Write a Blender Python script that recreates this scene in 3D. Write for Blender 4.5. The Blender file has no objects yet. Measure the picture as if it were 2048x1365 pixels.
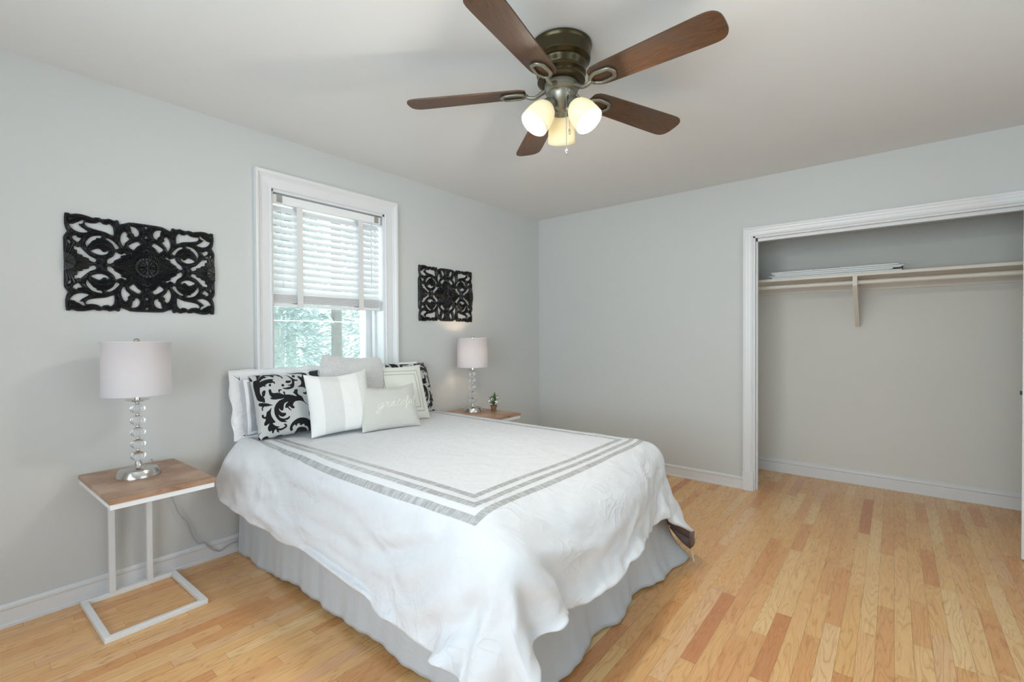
import bpy, bmesh, math, random
import numpy as np
from mathutils import Vector, Matrix

random.seed(7)
np.random.seed(7)
S = bpy.context.scene
COL = S.collection
PI = math.pi

# ------------------------------------------------------------------ camera
cam_d = bpy.data.cameras.new('camera')
cam = bpy.data.objects.new('camera', cam_d)
COL.objects.link(cam)
S.camera = cam
YAW, PITCH, ROLL, FPX = 0.686579, -0.0114017, -0.0049813, 931.229
fw = Vector((math.cos(YAW) * math.cos(PITCH), math.sin(YAW) * math.cos(PITCH), math.sin(PITCH)))
r0 = Vector((math.sin(YAW), -math.cos(YAW), 0))
u0 = r0.cross(fw)
rt = r0 * math.cos(ROLL) + u0 * math.sin(ROLL)
up = u0 * math.cos(ROLL) - r0 * math.sin(ROLL)
m = Matrix((rt, up, -fw)).transposed().to_4x4()
m.translation = Vector((-4.004571, -2.910803, 1.223895))
cam.matrix_world = m
cam_d.sensor_fit = 'HORIZONTAL'
cam_d.sensor_width = 36.0
cam_d.lens = FPX / 2048 * 36.0
cam_d.clip_start = 0.02
cam_d.clip_end = 200

# ------------------------------------------------------------------ world, lights, exposure
vs = S.view_settings
vs.view_transform = 'Standard'
vs.look = 'None'
vs.gamma = 1
vs.use_curve_mapping = False
vs.exposure = 0.13

w = bpy.data.worlds.new('sky')
S.world = w
w.use_nodes = True
nt = w.node_tree
bg = nt.nodes['Background']
sky = nt.nodes.new('ShaderNodeTexSky')
sky.sky_type = 'HOSEK_WILKIE'
sky.turbidity = 6
sky.ground_albedo = 0.4
sky.sun_direction = Vector((-0.3, -0.6, 0.7)).normalized()
mx = nt.nodes.new('ShaderNodeMix')
mx.data_type = 'RGBA'
mx.inputs[0].default_value = 0.85
nt.links.new(sky.outputs[0], mx.inputs[6])
mx.inputs[7].default_value = (0.80, 0.90, 0.95, 1)
nt.links.new(mx.outputs[2], bg.inputs[0])
bg.inputs[1].default_value = 2.0


def area_light(name, loc, rot, sx, sy, power, color):
    d = bpy.data.lights.new(name, 'AREA')
    d.shape = 'RECTANGLE'
    d.size, d.size_y = sx, sy
    d.energy = power
    d.color = color
    o = bpy.data.objects.new(name, d)
    o.location = loc
    o.rotation_euler = rot
    COL.objects.link(o)
    return o


# fill lamps added at two unseen windows behind the camera, tilted up
area_light('fill_light_rear', (-2.3, -4.62, 1.45), (PI / 2 + .5, 0, 0), 2.2, 1.5, 11, (0.80, 0.90, 1.0))
area_light('fill_light_side', (-5.32, -2.3, 1.45), (0, -PI / 2 - .38, 0), 1.5, 2.0, 76, (0.80, 0.90, 1.0))
# daylight arriving at the bedroom window from outside
area_light('daylight_window', (-2.34, 0.9, 2.0), (-PI / 2 * 0.9, 0, 0), 1.4, 1.6, 30, (0.9, 0.97, 1.0))

# ------------------------------------------------------------------ helpers: objects
def tag(o, label=None, cat=None, group=None, kind=None):
    if label:
        o['label'] = label
    if cat:
        o['category'] = cat
    if group:
        o['group'] = group
    if kind:
        o['kind'] = kind
    return o


def thing(name, loc, label, cat, rz=0.0, group=None):
    o = bpy.data.objects.new(name, None)
    COL.objects.link(o)
    o.location = loc
    o.rotation_euler = (0, 0, rz)
    o.empty_display_size = 0.05
    return tag(o, label, cat, group)


def mesh_obj(name, verts, faces, mat, parent=None, smooth=False, loc=None):
    me = bpy.data.meshes.new(name)
    me.from_pydata([tuple(v) for v in verts], [], [tuple(f) for f in faces])
    me.update()
    return link(name, me, mat, parent, smooth, loc)


def link(name, me, mat, parent=None, smooth=False, loc=None):
    if smooth:
        me.polygons.foreach_set('use_smooth', [True] * len(me.polygons))
    if mat:
        me.materials.append(mat)
    o = bpy.data.objects.new(name, me)
    COL.objects.link(o)
    if parent:
        o.parent = parent
    if loc:
        o.location = loc
    return o


class MB:
    """collects shapes of one part"""

    def __init__(s):
        s.v = []
        s.f = []

    def add(s, V, F):
        n = len(s.v)
        s.v += [tuple(x) for x in V]
        s.f += [tuple(i + n for i in f) for f in F]
        return s

    def box(s, x0, x1, y0, y1, z0, z1, bev=0.0):
        if bev <= 0:
            V = [(x, y, z) for z in (z0, z1) for y in (y0, y1) for x in (x0, x1)]
            F = [(0, 2, 3, 1), (4, 5, 7, 6), (0, 1, 5, 4), (2, 6, 7, 3), (0, 4, 6, 2), (1, 3, 7, 5)]
            return s.add(V, F)
        bm = bmesh.new()
        bmesh.ops.create_cube(bm, size=1)
        for v in bm.verts:
            v.co = ((x0 + x1) / 2 + v.co.x * (x1 - x0), (y0 + y1) / 2 + v.co.y * (y1 - y0), (z0 + z1) / 2 + v.co.z * (z1 - z0))
        bmesh.ops.bevel(bm, geom=bm.edges[:], offset=bev, segments=2, affect='EDGES', profile=0.5)
        bm.verts.index_update()
        s.add([v.co[:] for v in bm.verts], [[v.index for v in f.verts] for f in bm.faces])
        bm.free()
        return s

    def lathe(s, prof, n=32, c=(0, 0, 0), M=None, caps=True):
        """prof: (radius, z) pairs"""
        V = []
        F = []
        for r, z in prof:
            for i in range(n):
                a = 2 * PI * i / n
                p = Vector((r * math.cos(a), r * math.sin(a), z))
                if M:
                    p = M @ p
                V.append((p.x + c[0], p.y + c[1], p.z + c[2]))
        for j in range(len(prof) - 1):
            for i in range(n):
                a = j * n + i
                b = j * n + (i + 1) % n
                F.append((a, b, b + n, a + n))
        if caps:
            if prof[0][0] > 1e-5:
                F.append(tuple(range(n - 1, -1, -1)))
            if prof[-1][0] > 1e-5:
                k = (len(prof) - 1) * n
                F.append(tuple(k + i for i in range(n)))
        return s.add(V, F)

    def tube(s, pts, r, n=8, flat=1.0):
        """round bar along a path; r number or list"""
        P = [Vector(p) for p in pts]
        V = []
        F = []
        prev = None
        for i, p in enumerate(P):
            t = (P[min(i + 1, len(P) - 1)] - P[max(i - 1, 0)]).normalized()
            if prev is None:
                a = Vector((0, 0, 1)) if abs(t.z) < 0.9 else Vector((1, 0, 0))
                u = t.cross(a).normalized()
            else:
                u = (prev - t * prev.dot(t)).normalized()
            prev = u
            w_ = t.cross(u)
            rr = r[i] if isinstance(r, (list, tuple)) else r
            for k in range(n):
                a = 2 * PI * k / n
                V.append(p + u * (rr * math.cos(a)) + w_ * (rr * flat * math.sin(a)))
        for i in range(len(P) - 1):
            for k in range(n):
                a = i * n + k
                b = i * n + (k + 1) % n
                F.append((a, b, b + n, a + n))
        F.append(tuple(range(n - 1, -1, -1)))
        F.append(tuple((len(P) - 1) * n + k for k in range(n)))
        return s.add(V, F)

    def build(s, name, mat, parent=None, smooth=False, loc=None, auto=None):
        o = mesh_obj(name, s.v, s.f, mat, parent, smooth, loc)
        if auto:
            o.data.polygons.foreach_set('use_smooth', [True] * len(o.data.polygons))
            mark_sharp(o.data, auto)
        return o


def mark_sharp(me, deg):
    bm = bmesh.new()
    bm.from_mesh(me)
    bmesh.ops.recalc_face_normals(bm, faces=bm.faces)
    for e in bm.edges:
        if len(e.link_faces) == 2 and e.calc_face_angle(0) > math.radians(deg):
            e.smooth = False
    bm.to_mesh(me)
    bm.free()


def catmull(pts, k=6, closed=False):
    P = [Vector(p) for p in pts]
    out = []
    n = len(P)
    rng = range(n) if closed else range(n - 1)
    for i in rng:
        p0 = P[(i - 1) % n] if closed else P[max(i - 1, 0)]
        p1 = P[i]
        p2 = P[(i + 1) % n] if closed else P[min(i + 1, n - 1)]
        p3 = P[(i + 2) % n] if closed else P[min(i + 2, n - 1)]
        for j in range(k):
            t = j / k
            out.append(0.5 * ((2 * p1) + (p2 - p0) * t + (2 * p0 - 5 * p1 + 4 * p2 - p3) * t * t + (3 * p1 - p0 - 3 * p2 + p3) * t ** 3))
    if not closed:
        out.append(P[-1])
    return out


def copy_tree(o, parent=None):
    c = o.copy()
    COL.objects.link(c)
    if parent:
        c.parent = parent
    for ch in list(o.children):
        copy_tree(ch, c)
    return c


# ------------------------------------------------------------------ helpers: materials
def srgb(r, g, b):
    f = lambda c: (c / 255 / 12.92) if c / 255 <= 0.04045 else ((c / 255 + 0.055) / 1.055) ** 2.4
    return (f(r), f(g), f(b), 1)


def new_mat(name):
    mt = bpy.data.materials.new(name)
    mt.use_nodes = True
    return mt, mt.node_tree, mt.node_tree.nodes['Principled BSDF']


def N(nt, typ, **kw):
    n = nt.nodes.new(typ)
    for k, v in kw.items():
        if k == 'ins':
            for i, x in v.items():
                if hasattr(x, 'is_output') or isinstance(x, bpy.types.NodeSocket):
                    nt.links.new(x, n.inputs[i])
                else:
                    n.inputs[i].default_value = x
        else:
            setattr(n, k, v)
    return n


def math_n(nt, op, a, b=None, c=None):
    n = nt.nodes.new('ShaderNodeMath')
    n.operation = op
    for i, x in enumerate((a, b, c)):
        if x is None:
            continue
        if isinstance(x, bpy.types.NodeSocket):
            nt.links.new(x, n.inputs[i])
        else:
            n.inputs[i].default_value = x
    return n.outputs[0]


def mixc(nt, f, a, b, mode='MIX'):
    n = nt.nodes.new('ShaderNodeMix')
    n.data_type = 'RGBA'
    n.blend_type = mode
    for i, x in ((0, f), (6, a), (7, b)):
        if isinstance(x, bpy.types.NodeSocket):
            nt.links.new(x, n.inputs[i])
        else:
            n.inputs[i].default_value = x
    return n.outputs[2]


def paint(name, col, rough=0.6, var=0.03, scale=6.0, bump=0.0, bscale=120.0, metal=0.0, spec=0.5):
    """plain coat with a faint large-scale unevenness and a fine surface texture"""
    mt, nt, b = new_mat(name)
    tc = N(nt, 'ShaderNodeTexCoord')
    n = N(nt, 'ShaderNodeTexNoise', ins={'Vector': tc.outputs['Object'], 'Scale': scale, 'Detail': 3.0})
    d = tuple(max(0, c * (1 - var)) for c in col[:3]) + (1,)
    l = tuple(min(1, c * (1 + var)) for c in col[:3]) + (1,)
    nt.links.new(mixc(nt, n.outputs['Fac'], d, l), b.inputs['Base Color'])
    b.inputs['Roughness'].default_value = rough
    b.inputs['Metallic'].default_value = metal
    b.inputs['Specular IOR Level'].default_value = spec
    if bump:
        n2 = N(nt, 'ShaderNodeTexNoise', ins={'Vector': tc.outputs['Object'], 'Scale': bscale, 'Detail': 2.0})
        bp = N(nt, 'ShaderNodeBump', ins={'Height': n2.outputs['Fac'], 'Strength': bump, 'Distance': 0.002})
        nt.links.new(bp.outputs[0], b.inputs['Normal'])
    return mt


M = {}
M['wall'] = paint('wall_paint', srgb(205, 207, 206), 0.75, 0.01, 1.5, 0.08, 260)
M['ceiling'] = paint('ceiling_paint', srgb(226, 227, 227), 0.85, 0.01, 1.2, 0.06, 200)
M['closet'] = paint('closet_paint', srgb(222, 221, 216), 0.8, 0.02, 1.5, 0.08, 260)
M['trim'] = paint('white_trim_paint', srgb(226, 227, 229), 0.32, 0.01, 4)
M['blind'] = paint('white_slat', srgb(238, 239, 240), 0.4, 0.01, 8)
M['white_metal'] = paint('white_powder_coat', srgb(236, 238, 240), 0.35, 0.01, 8)
M['nickel'] = paint('brushed_nickel', srgb(205, 202, 198), 0.22, 0.06, 60, metal=1.0)
M['chrome'] = paint('polished_chrome', srgb(220, 220, 222), 0.08, 0.02, 20, metal=1.0)
M['bronze'] = paint('antique_bronze', srgb(74, 66, 46), 0.3, 0.15, 10, metal=0.75)
M['pewter'] = paint('antique_pewter', srgb(140, 137, 124), 0.38, 0.12, 20, metal=0.75)
M['black_carved'] = paint('black_lacquered_wood', srgb(15, 16, 18), 0.33, 0.3, 30, 0.1, 300, spec=0.5)
M['black'] = paint('black_plastic', srgb(22, 22, 24), 0.4, 0.05, 20)
M['shelf'] = paint('closet_shelf_paint', srgb(222, 216, 206), 0.5, 0.03, 6, 0.1, 80)
M['board'] = paint('white_melamine', srgb(226, 228, 226), 0.4, 0.01, 8)
M['dark_sheet'] = paint('dark_card', srgb(60, 62, 64), 0.6, 0.05, 12)
M['bed_rail'] = paint('grey_bed_rail', srgb(120, 116, 110), 0.5, 0.1, 10)
M['ticking'] = paint('mattress_ticking', srgb(225, 224, 220), 0.8, 0.03, 20, 0.2, 200)
M['pot'] = paint('clay_pot', srgb(128, 96, 76), 0.75, 0.2, 40, 0.4, 150)
M['leaf'] = paint('leaf_green', srgb(76, 104, 62), 0.5, 0.3, 60)
M['petal'] = paint('white_petal', srgb(238, 240, 226), 0.5, 0.03, 60)
M['soil'] = paint('dark_soil', srgb(58, 44, 34), 0.9, 0.2, 90, 0.5, 200)
M['thread'] = paint('ivory_thread', srgb(238, 237, 228), 0.6, 0.02, 100)
M['cord'] = paint('clear_grey_cord', srgb(176, 180, 182), 0.3, 0.04, 40)
M['tape'] = paint('blind_tape', srgb(224, 224, 224), 0.8, 0.02, 60)
M['ext_wall'] = paint('siding', srgb(215, 216, 214), 0.7, 0.03, 4)
M['lining'] = paint('brown_lining', srgb(120, 102, 98), 0.55, 0.1, 30)


def glass_mat():
    mt, nt, b = new_mat('window_glass')
    nt.nodes.remove(b)
    out = nt.nodes['Material Output']
    tr = N(nt, 'ShaderNodeBsdfTransparent', ins={0: (0.95, 0.99, 0.98, 1)})
    gl = N(nt, 'ShaderNodeBsdfGlossy', ins={0: (1, 1, 1, 1), 'Roughness': 0.02})
    fr = N(nt, 'ShaderNodeFresnel', ins={0: 1.45})
    mx_ = N(nt, 'ShaderNodeMixShader', ins={0: fr.outputs[0], 1: tr.outputs[0], 2: gl.outputs[0]})
    nt.links.new(mx_.outputs[0], out.inputs[0])
    return mt


def crystal_mat():
    mt, nt, b = new_mat('cut_crystal')
    b.inputs['Base Color'].default_value = (0.97, 0.98, 1, 1)
    b.inputs['Roughness'].default_value = 0.03
    b.inputs['IOR'].default_value = 1.5
    b.inputs['Transmission Weight'].default_value = 1.0
    return mt


def shade_mat(name, col, trans, emit=None, strength=0.0):
    mt, nt, b = new_mat(name)
    tc = N(nt, 'ShaderNodeTexCoord')
    wv = N(nt, 'ShaderNodeTexNoise', ins={'Vector': tc.outputs['Object'], 'Scale': 300.0, 'Detail': 2.0})
    c2 = tuple(x * 0.96 for x in col[:3]) + (1,)
    nt.links.new(mixc(nt, wv.outputs['Fac'], c2, col), b.inputs['Base Color'])
    b.inputs['Roughness'].default_value = 0.7
    tl = N(nt, 'ShaderNodeBsdfTranslucent', ins={0: col})
    mx_ = N(nt, 'ShaderNodeMixShader', ins={0: trans, 1: b.outputs[0], 2: tl.outputs[0]})
    res = mx_.outputs[0]
    if emit:
        em = N(nt, 'ShaderNodeEmission', ins={0: emit, 1: strength})
        ad = N(nt, 'ShaderNodeAddShader', ins={0: res, 1: em.outputs[0]})
        res = ad.outputs[0]
    nt.links.new(res, nt.nodes['Material Output'].inputs[0])
    return mt


def emit_mat(name, col, s):
    mt, nt, b = new_mat(name)
    b.inputs['Base Color'].default_value = col
    b.inputs['Emission Color'].default_value = col
    b.inputs['Emission Strength'].default_value = s
    return mt


M['glass'] = glass_mat()
M['crystal'] = crystal_mat()
M['lamp_shade'] = shade_mat('white_linen_shade', srgb(226, 223, 226), 0.25)
M['fan_shade'] = shade_mat('frosted_glass_shade', srgb(240, 234, 212), 0.26, (1.0, 0.90, 0.70, 1), 0.05)
M['bulb'] = emit_mat('warm_bulb', (1.0, 0.88, 0.68, 1), 2.5)
M['fan_bulb'] = emit_mat('bright_bulb', (1.0, 0.93, 0.78, 1), 5.0)


def floor_mat():
    mt, nt, b = new_mat('oak_strip_floor')
    tc = N(nt, 'ShaderNodeTexCoord')
    sp = N(nt, 'ShaderNodeSeparateXYZ', ins={0: tc.outputs['Object']})
    X, Y = sp.outputs[0], sp.outputs[1]
    W = 0.0572
    ry = math_n(nt, 'DIVIDE', Y, W)
    row = math_n(nt, 'FLOOR', ry)
    fy = math_n(nt, 'SUBTRACT', ry, row)
    wn = N(nt, 'ShaderNodeTexWhiteNoise', noise_dimensions='1D', ins={'W': row})
    wn2 = N(nt, 'ShaderNodeTexWhiteNoise', noise_dimensions='1D', ins={'W': math_n(nt, 'ADD', row, 311.7)})
    L = math_n(nt, 'MULTIPLY_ADD', wn2.outputs[0], 0.45, 0.38)
    xs = math_n(nt, 'ADD', math_n(nt, 'DIVIDE', X, L), math_n(nt, 'MULTIPLY', wn.outputs[0], 23.0))
    cell = math_n(nt, 'FLOOR', xs)
    fx = math_n(nt, 'SUBTRACT', xs, cell)
    cv = N(nt, 'ShaderNodeCombineXYZ', ins={0: row, 1: cell})
    wn3 = N(nt, 'ShaderNodeTexWhiteNoise', noise_dimensions='2D', ins={'Vector': cv.outputs[0]})
    rnd = wn3.outputs[0]
    rp = N(nt, 'ShaderNodeValToRGB')
    nt.links.new(rnd, rp.inputs[0])
    cr = rp.color_ramp
    stops = [(0.0, (204, 138, 92)), (0.04, (222, 162, 108)), (0.3, (232, 182, 124)), (0.5, (238, 192, 136)),
             (0.7, (234, 184, 120)), (0.9, (244, 208, 154)), (1.0, (224, 170, 130))]
    while len(cr.elements) < len(stops):
        cr.elements.new(0.5)
    for e, (p_, c_) in zip(cr.elements, stops):
        e.position = p_
        e.color = srgb(*c_)
    base = rp.outputs[0]
    # grain: annual rings cut lengthwise, different in every strip
    off = math_n(nt, 'MULTIPLY', rnd, 57.0)
    gv = N(nt, 'ShaderNodeCombineXYZ', ins={0: math_n(nt, 'ADD', math_n(nt, 'MULTIPLY', X, 1.6), off),
                                          1: math_n(nt, 'ADD', math_n(nt, 'MULTIPLY', Y, 13.0), off)})
    g = N(nt, 'ShaderNodeTexNoise', ins={'Vector': gv.outputs[0], 'Scale': 1.0, 'Detail': 2.0, 'Roughness': 0.4})
    ring = math_n(nt, 'FRACT', math_n(nt, 'MULTIPLY', g.outputs['Fac'], 17.0))
    ring = math_n(nt, 'POWER', math_n(nt, 'ABSOLUTE', math_n(nt, 'MULTIPLY_ADD', ring, 2.0, -1.0)), 4.5)
    fv = N(nt, 'ShaderNodeCombineXYZ', ins={0: math_n(nt, 'ADD', math_n(nt, 'MULTIPLY', X, 9.0), off), 1: math_n(nt, 'MULTIPLY', Y, 420.0)})
    fn = N(nt, 'ShaderNodeTexNoise', ins={'Vector': fv.outputs[0], 'Scale': 1.0, 'Detail': 3.0})
    grain = math_n(nt, 'ADD', math_n(nt, 'MULTIPLY', ring, 0.75), math_n(nt, 'MULTIPLY', fn.outputs['Fac'], 0.22))
    c = mixc(nt, math_n(nt, 'MULTIPLY', grain, 0.62), base, srgb(176, 108, 58), 'MIX')
    # fine gaps between strips and at butt ends
    ey = math_n(nt, 'MINIMUM', fy, math_n(nt, 'SUBTRACT', 1.0, fy))
    ex = math_n(nt, 'MULTIPLY', math_n(nt, 'MINIMUM', fx, math_n(nt, 'SUBTRACT', 1.0, fx)), math_n(nt, 'DIVIDE', L, W))
    e = math_n(nt, 'MINIMUM', ey, ex)
    gap = math_n(nt, 'LESS_THAN', e, 0.014)
    c = mixc(nt, math_n(nt, 'MULTIPLY', gap, 0.5), c, srgb(92, 58, 34))
    nt.links.new(c, b.inputs['Base Color'])
    rg = math_n(nt, 'MULTIPLY_ADD', fn.outputs['Fac'], 0.12, 0.22)
    nt.links.new(rg, b.inputs['Roughness'])
    hgt = math_n(nt, 'SUBTRACT', math_n(nt, 'MULTIPLY', fn.outputs['Fac'], 0.25), gap)
    bp = N(nt, 'ShaderNodeBump', ins={'Height': hgt, 'Strength': 0.12, 'Distance': 0.001})
    nt.links.new(bp.outputs[0], b.inputs['Normal'])
    return mt


def wood_mat(name, c1, c2, c3, along=0, sc=1.0, rough=0.4, coord='Object'):
    mt, nt, b = new_mat(name)
    tc = N(nt, 'ShaderNodeTexCoord')
    mp = N(nt, 'ShaderNodeMapping', ins={0: tc.outputs[coord]})
    s_ = [22.0 * sc] * 3
    s_[along] = 2.2 * sc
    mp.inputs['Scale'].default_value = s_
    n1 = N(nt, 'ShaderNodeTexNoise', ins={'Vector': mp.outputs[0], 'Scale': 1.0, 'Detail': 4.0, 'Distortion': 0.8})
    n2 = N(nt, 'ShaderNodeTexNoise', ins={'Vector': mp.outputs[0], 'Scale': 5.0, 'Detail': 3.0})
    n3 = N(nt, 'ShaderNodeTexNoise', ins={'Vector': tc.outputs[coord], 'Scale': 7.0 * sc, 'Detail': 2.0})
    ring = math_n(nt, 'FRACT', math_n(nt, 'MULTIPLY', n1.outputs['Fac'], 9.0))
    f = math_n(nt, 'ADD', math_n(nt, 'MULTIPLY', ring, 0.55), math_n(nt, 'MULTIPLY', n2.outputs['Fac'], 0.45))
    c = mixc(nt, f, c1, c2)
    c = mixc(nt, N(nt, 'ShaderNodeMapRange', ins={0: n3.outputs['Fac'], 1: 0.45, 2: 0.75}).outputs[0], c, c3)
    nt.links.new(c, b.inputs['Base Color'])
    b.inputs['Roughness'].default_value = rough
    bp = N(nt, 'ShaderNodeBump', ins={'Height': f, 'Strength': 0.12, 'Distance': 0.001})
    nt.links.new(bp.outputs[0], b.inputs['Normal'])
    return mt


M['floor'] = floor_mat()
M['blade'] = wood_mat('dark_walnut_blade', srgb(56, 38, 27), srgb(108, 75, 48), srgb(82, 66, 56), 0, 1.0, 0.42)
M['table_wood'] = wood_mat('acacia_top', srgb(176, 138, 108), srgb(128, 92, 70), srgb(196, 166, 142), 0, 0.9, 0.35)


def fabric_mat(name, colA, colB, roughA=0.85, roughB=0.85, attr=None, wr=0.25, wscale=9.0, weave=0.15, sheenB=0.0):
    """cloth; where the attribute «pat» is 1 it takes the second colour"""
    mt, nt, b = new_mat(name)
    tc = N(nt, 'ShaderNodeTexCoord')
    nz = N(nt, 'ShaderNodeTexNoise', ins={'Vector': tc.outputs['Object'], 'Scale': 40.0, 'Detail': 3.0})
    a2 = tuple(c * 0.965 for c in colA[:3]) + (1,)
    ca = mixc(nt, nz.outputs['Fac'], a2, colA)
    if attr:
        at = N(nt, 'ShaderNodeAttribute', attribute_name=attr)
        fac = at.outputs['Fac']
        b2 = tuple(min(1, c * 1.12 + 0.002) for c in colB[:3]) + (1,)
        cb = mixc(nt, nz.outputs['Fac'], colB, b2)
        ca = mixc(nt, fac, ca, cb)
        nt.links.new(math_n(nt, 'MULTIPLY_ADD', fac, roughB - roughA, roughA), b.inputs['Roughness'])
    else:
        b.inputs['Roughness'].default_value = roughA
    nt.links.new(ca, b.inputs['Base Color'])
    b.inputs['Sheen Weight'].default_value = 0.15
    w1 = N(nt, 'ShaderNodeTexNoise', ins={'Vector': tc.outputs['Object'], 'Scale': wscale, 'Detail': 4.0, 'Distortion': 1.2})
    w2 = N(nt, 'ShaderNodeTexNoise', ins={'Vector': tc.outputs['Object'], 'Scale': 500.0, 'Detail': 1.0})
    h = math_n(nt, 'ADD', math_n(nt, 'MULTIPLY', w1.outputs['Fac'], 1.0), math_n(nt, 'MULTIPLY', w2.outputs['Fac'], 0.06 * weave))
    bp = N(nt, 'ShaderNodeBump', ins={'Height': h, 'Strength': wr, 'Distance': 0.02})
    nt.links.new(bp.outputs[0], b.inputs['Normal'])
    return mt


def comforter_mat():
    mt, nt, b = new_mat('white_comforter_with_grey_bands')
    uv = N(nt, 'ShaderNodeUVMap', uv_map='UVMap')
    sp = N(nt, 'ShaderNodeSeparateXYZ', ins={0: uv.outputs[0]})
    dx = math_n(nt, 'SUBTRACT', 0.72, math_n(nt, 'ABSOLUTE', math_n(nt, 'ADD', sp.outputs[0], 2.23)))
    dy = math_n(nt, 'ADD', sp.outputs[1], 1.895)
    d = math_n(nt, 'MINIMUM', dx, dy)
    tot = None
    for a, b_ in ((0.004, 0.038), (0.070, 0.102), (0.132, 0.162)):
        q = math_n(nt, 'MULTIPLY', math_n(nt, 'GREATER_THAN', d, a), math_n(nt, 'LESS_THAN', d, b_))
        tot = q if tot is None else math_n(nt, 'ADD', tot, q)
    nz = N(nt, 'ShaderNodeTexNoise', ins={'Vector': uv.outputs[0], 'Scale': 30.0, 'Detail': 3.0})
    wht = mixc(nt, nz.outputs['Fac'], srgb(214, 216, 220), srgb(222, 224, 228))
    gry = mixc(nt, nz.outputs['Fac'], srgb(176, 177, 178), srgb(196, 197, 198))
    nt.links.new(math_n(nt, 'MULTIPLY_ADD', tot, -0.36, 0.72), b.inputs['Roughness'])
    b.inputs['Sheen Weight'].default_value = 0.1
    # soft creases everywhere, short gathers across the satin bands
    n1 = N(nt, 'ShaderNodeTexNoise', ins={'Vector': uv.outputs[0], 'Scale': 4.0, 'Detail': 6.0, 'Roughness': 0.42, 'Distortion': 2.5})
    sel = math_n(nt, 'LESS_THAN', dx, dy)
    along = math_n(nt, 'ADD', math_n(nt, 'MULTIPLY', sel, sp.outputs[1]),
                   math_n(nt, 'MULTIPLY', math_n(nt, 'SUBTRACT', 1.0, sel), sp.outputs[0]))
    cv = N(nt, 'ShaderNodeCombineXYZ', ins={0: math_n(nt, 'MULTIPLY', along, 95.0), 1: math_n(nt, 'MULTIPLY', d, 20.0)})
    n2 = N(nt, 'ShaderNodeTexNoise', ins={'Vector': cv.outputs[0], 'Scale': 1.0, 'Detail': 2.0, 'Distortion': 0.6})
    gry = mixc(nt, N(nt, 'ShaderNodeMapRange', ins={0: n2.outputs['Fac'], 1: 0.42, 2: 0.62}).outputs[0], srgb(163, 164, 165), srgb(192, 193, 194))  # light and dark satin sheen of the gathers painted into the band colour
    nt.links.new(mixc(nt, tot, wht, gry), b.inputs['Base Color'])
    n3 = N(nt, 'ShaderNodeTexNoise', ins={'Vector': uv.outputs[0], 'Scale': 5.5, 'Detail': 1.0, 'Distortion': 2.2})
    n4 = N(nt, 'ShaderNodeTexNoise', ins={'Vector': uv.outputs[0], 'Scale': 3.1, 'Detail': 1.0})
    rdg = math_n(nt, 'POWER', math_n(nt, 'SUBTRACT', 1.0, math_n(nt, 'ABSOLUTE', math_n(nt, 'MULTIPLY_ADD', n3.outputs['Fac'], 2.0, -1.0))), 14.0)
    rdg = math_n(nt, 'MULTIPLY', rdg, N(nt, 'ShaderNodeMapRange', ins={0: n4.outputs['Fac'], 1: 0.48, 2: 0.7}).outputs[0])
    hh = math_n(nt, 'ADD', n1.outputs['Fac'], math_n(nt, 'MULTIPLY', rdg, 0.35))
    h = math_n(nt, 'ADD', hh, math_n(nt, 'MULTIPLY', math_n(nt, 'MULTIPLY', tot, n2.outputs['Fac']), 0.5))
    bp = N(nt, 'ShaderNodeBump', ins={'Height': h, 'Strength': 0.35, 'Distance': 0.02})
    nt.links.new(bp.outputs[0], b.inputs['Normal'])
    return mt


M['comforter'] = comforter_mat()
M['skirt'] = fabric_mat('grey_bed_skirt', srgb(196, 200, 205), None, 0.6, wr=0.3, wscale=6)
M['damask'] = fabric_mat('black_and_silver_damask', srgb(190, 191, 190), srgb(9, 9, 13), 0.45, 0.95, 'pat', 0.2, 8)
M['fluffy'] = fabric_mat('white_plush', srgb(238, 237, 236), None, 0.95, wr=0.9, wscale=90)
M['sham'] = fabric_mat('white_sham_with_grey_satin', srgb(234, 235, 238), srgb(168, 171, 178), 0.8, 0.4, 'pat', 0.5, 12)
M['sham_edge'] = fabric_mat('white_sham_edge', srgb(236, 237, 240), None, 0.8, wr=0.5, wscale=14)
M['lattice'] = fabric_mat('white_quilted_lattice', srgb(236, 236, 235), srgb(200, 200, 197), 0.8, 0.7, 'pat', 0.25, 9)
M['framed'] = fabric_mat('ivory_cotton_grey_piping', srgb(226, 226, 218), srgb(104, 106, 102), 0.8, 0.7, 'pat', 0.25, 9)
M['grateful'] = fabric_mat('pale_grey_cotton', srgb(200, 200, 194), None, 0.8, wr=0.25, wscale=9)
M['flange'] = fabric_mat('ivory_flange', srgb(222, 222, 214), None, 0.8, wr=0.5, wscale=30)

# ------------------------------------------------------------------ the room
RH = 2.44
XW, YS = -5.2, -4.5          # the two walls behind the camera
CLO_B = 0.70                 # closet depth
OPY0, OPY1, OPZ = -3.62, -2.065, 1.985   # closet opening


def slab(name, boxes, mat):
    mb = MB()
    for bx in boxes:
        mb.box(*bx)
    return tag(mb.build(name, mat), kind='structure')


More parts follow.
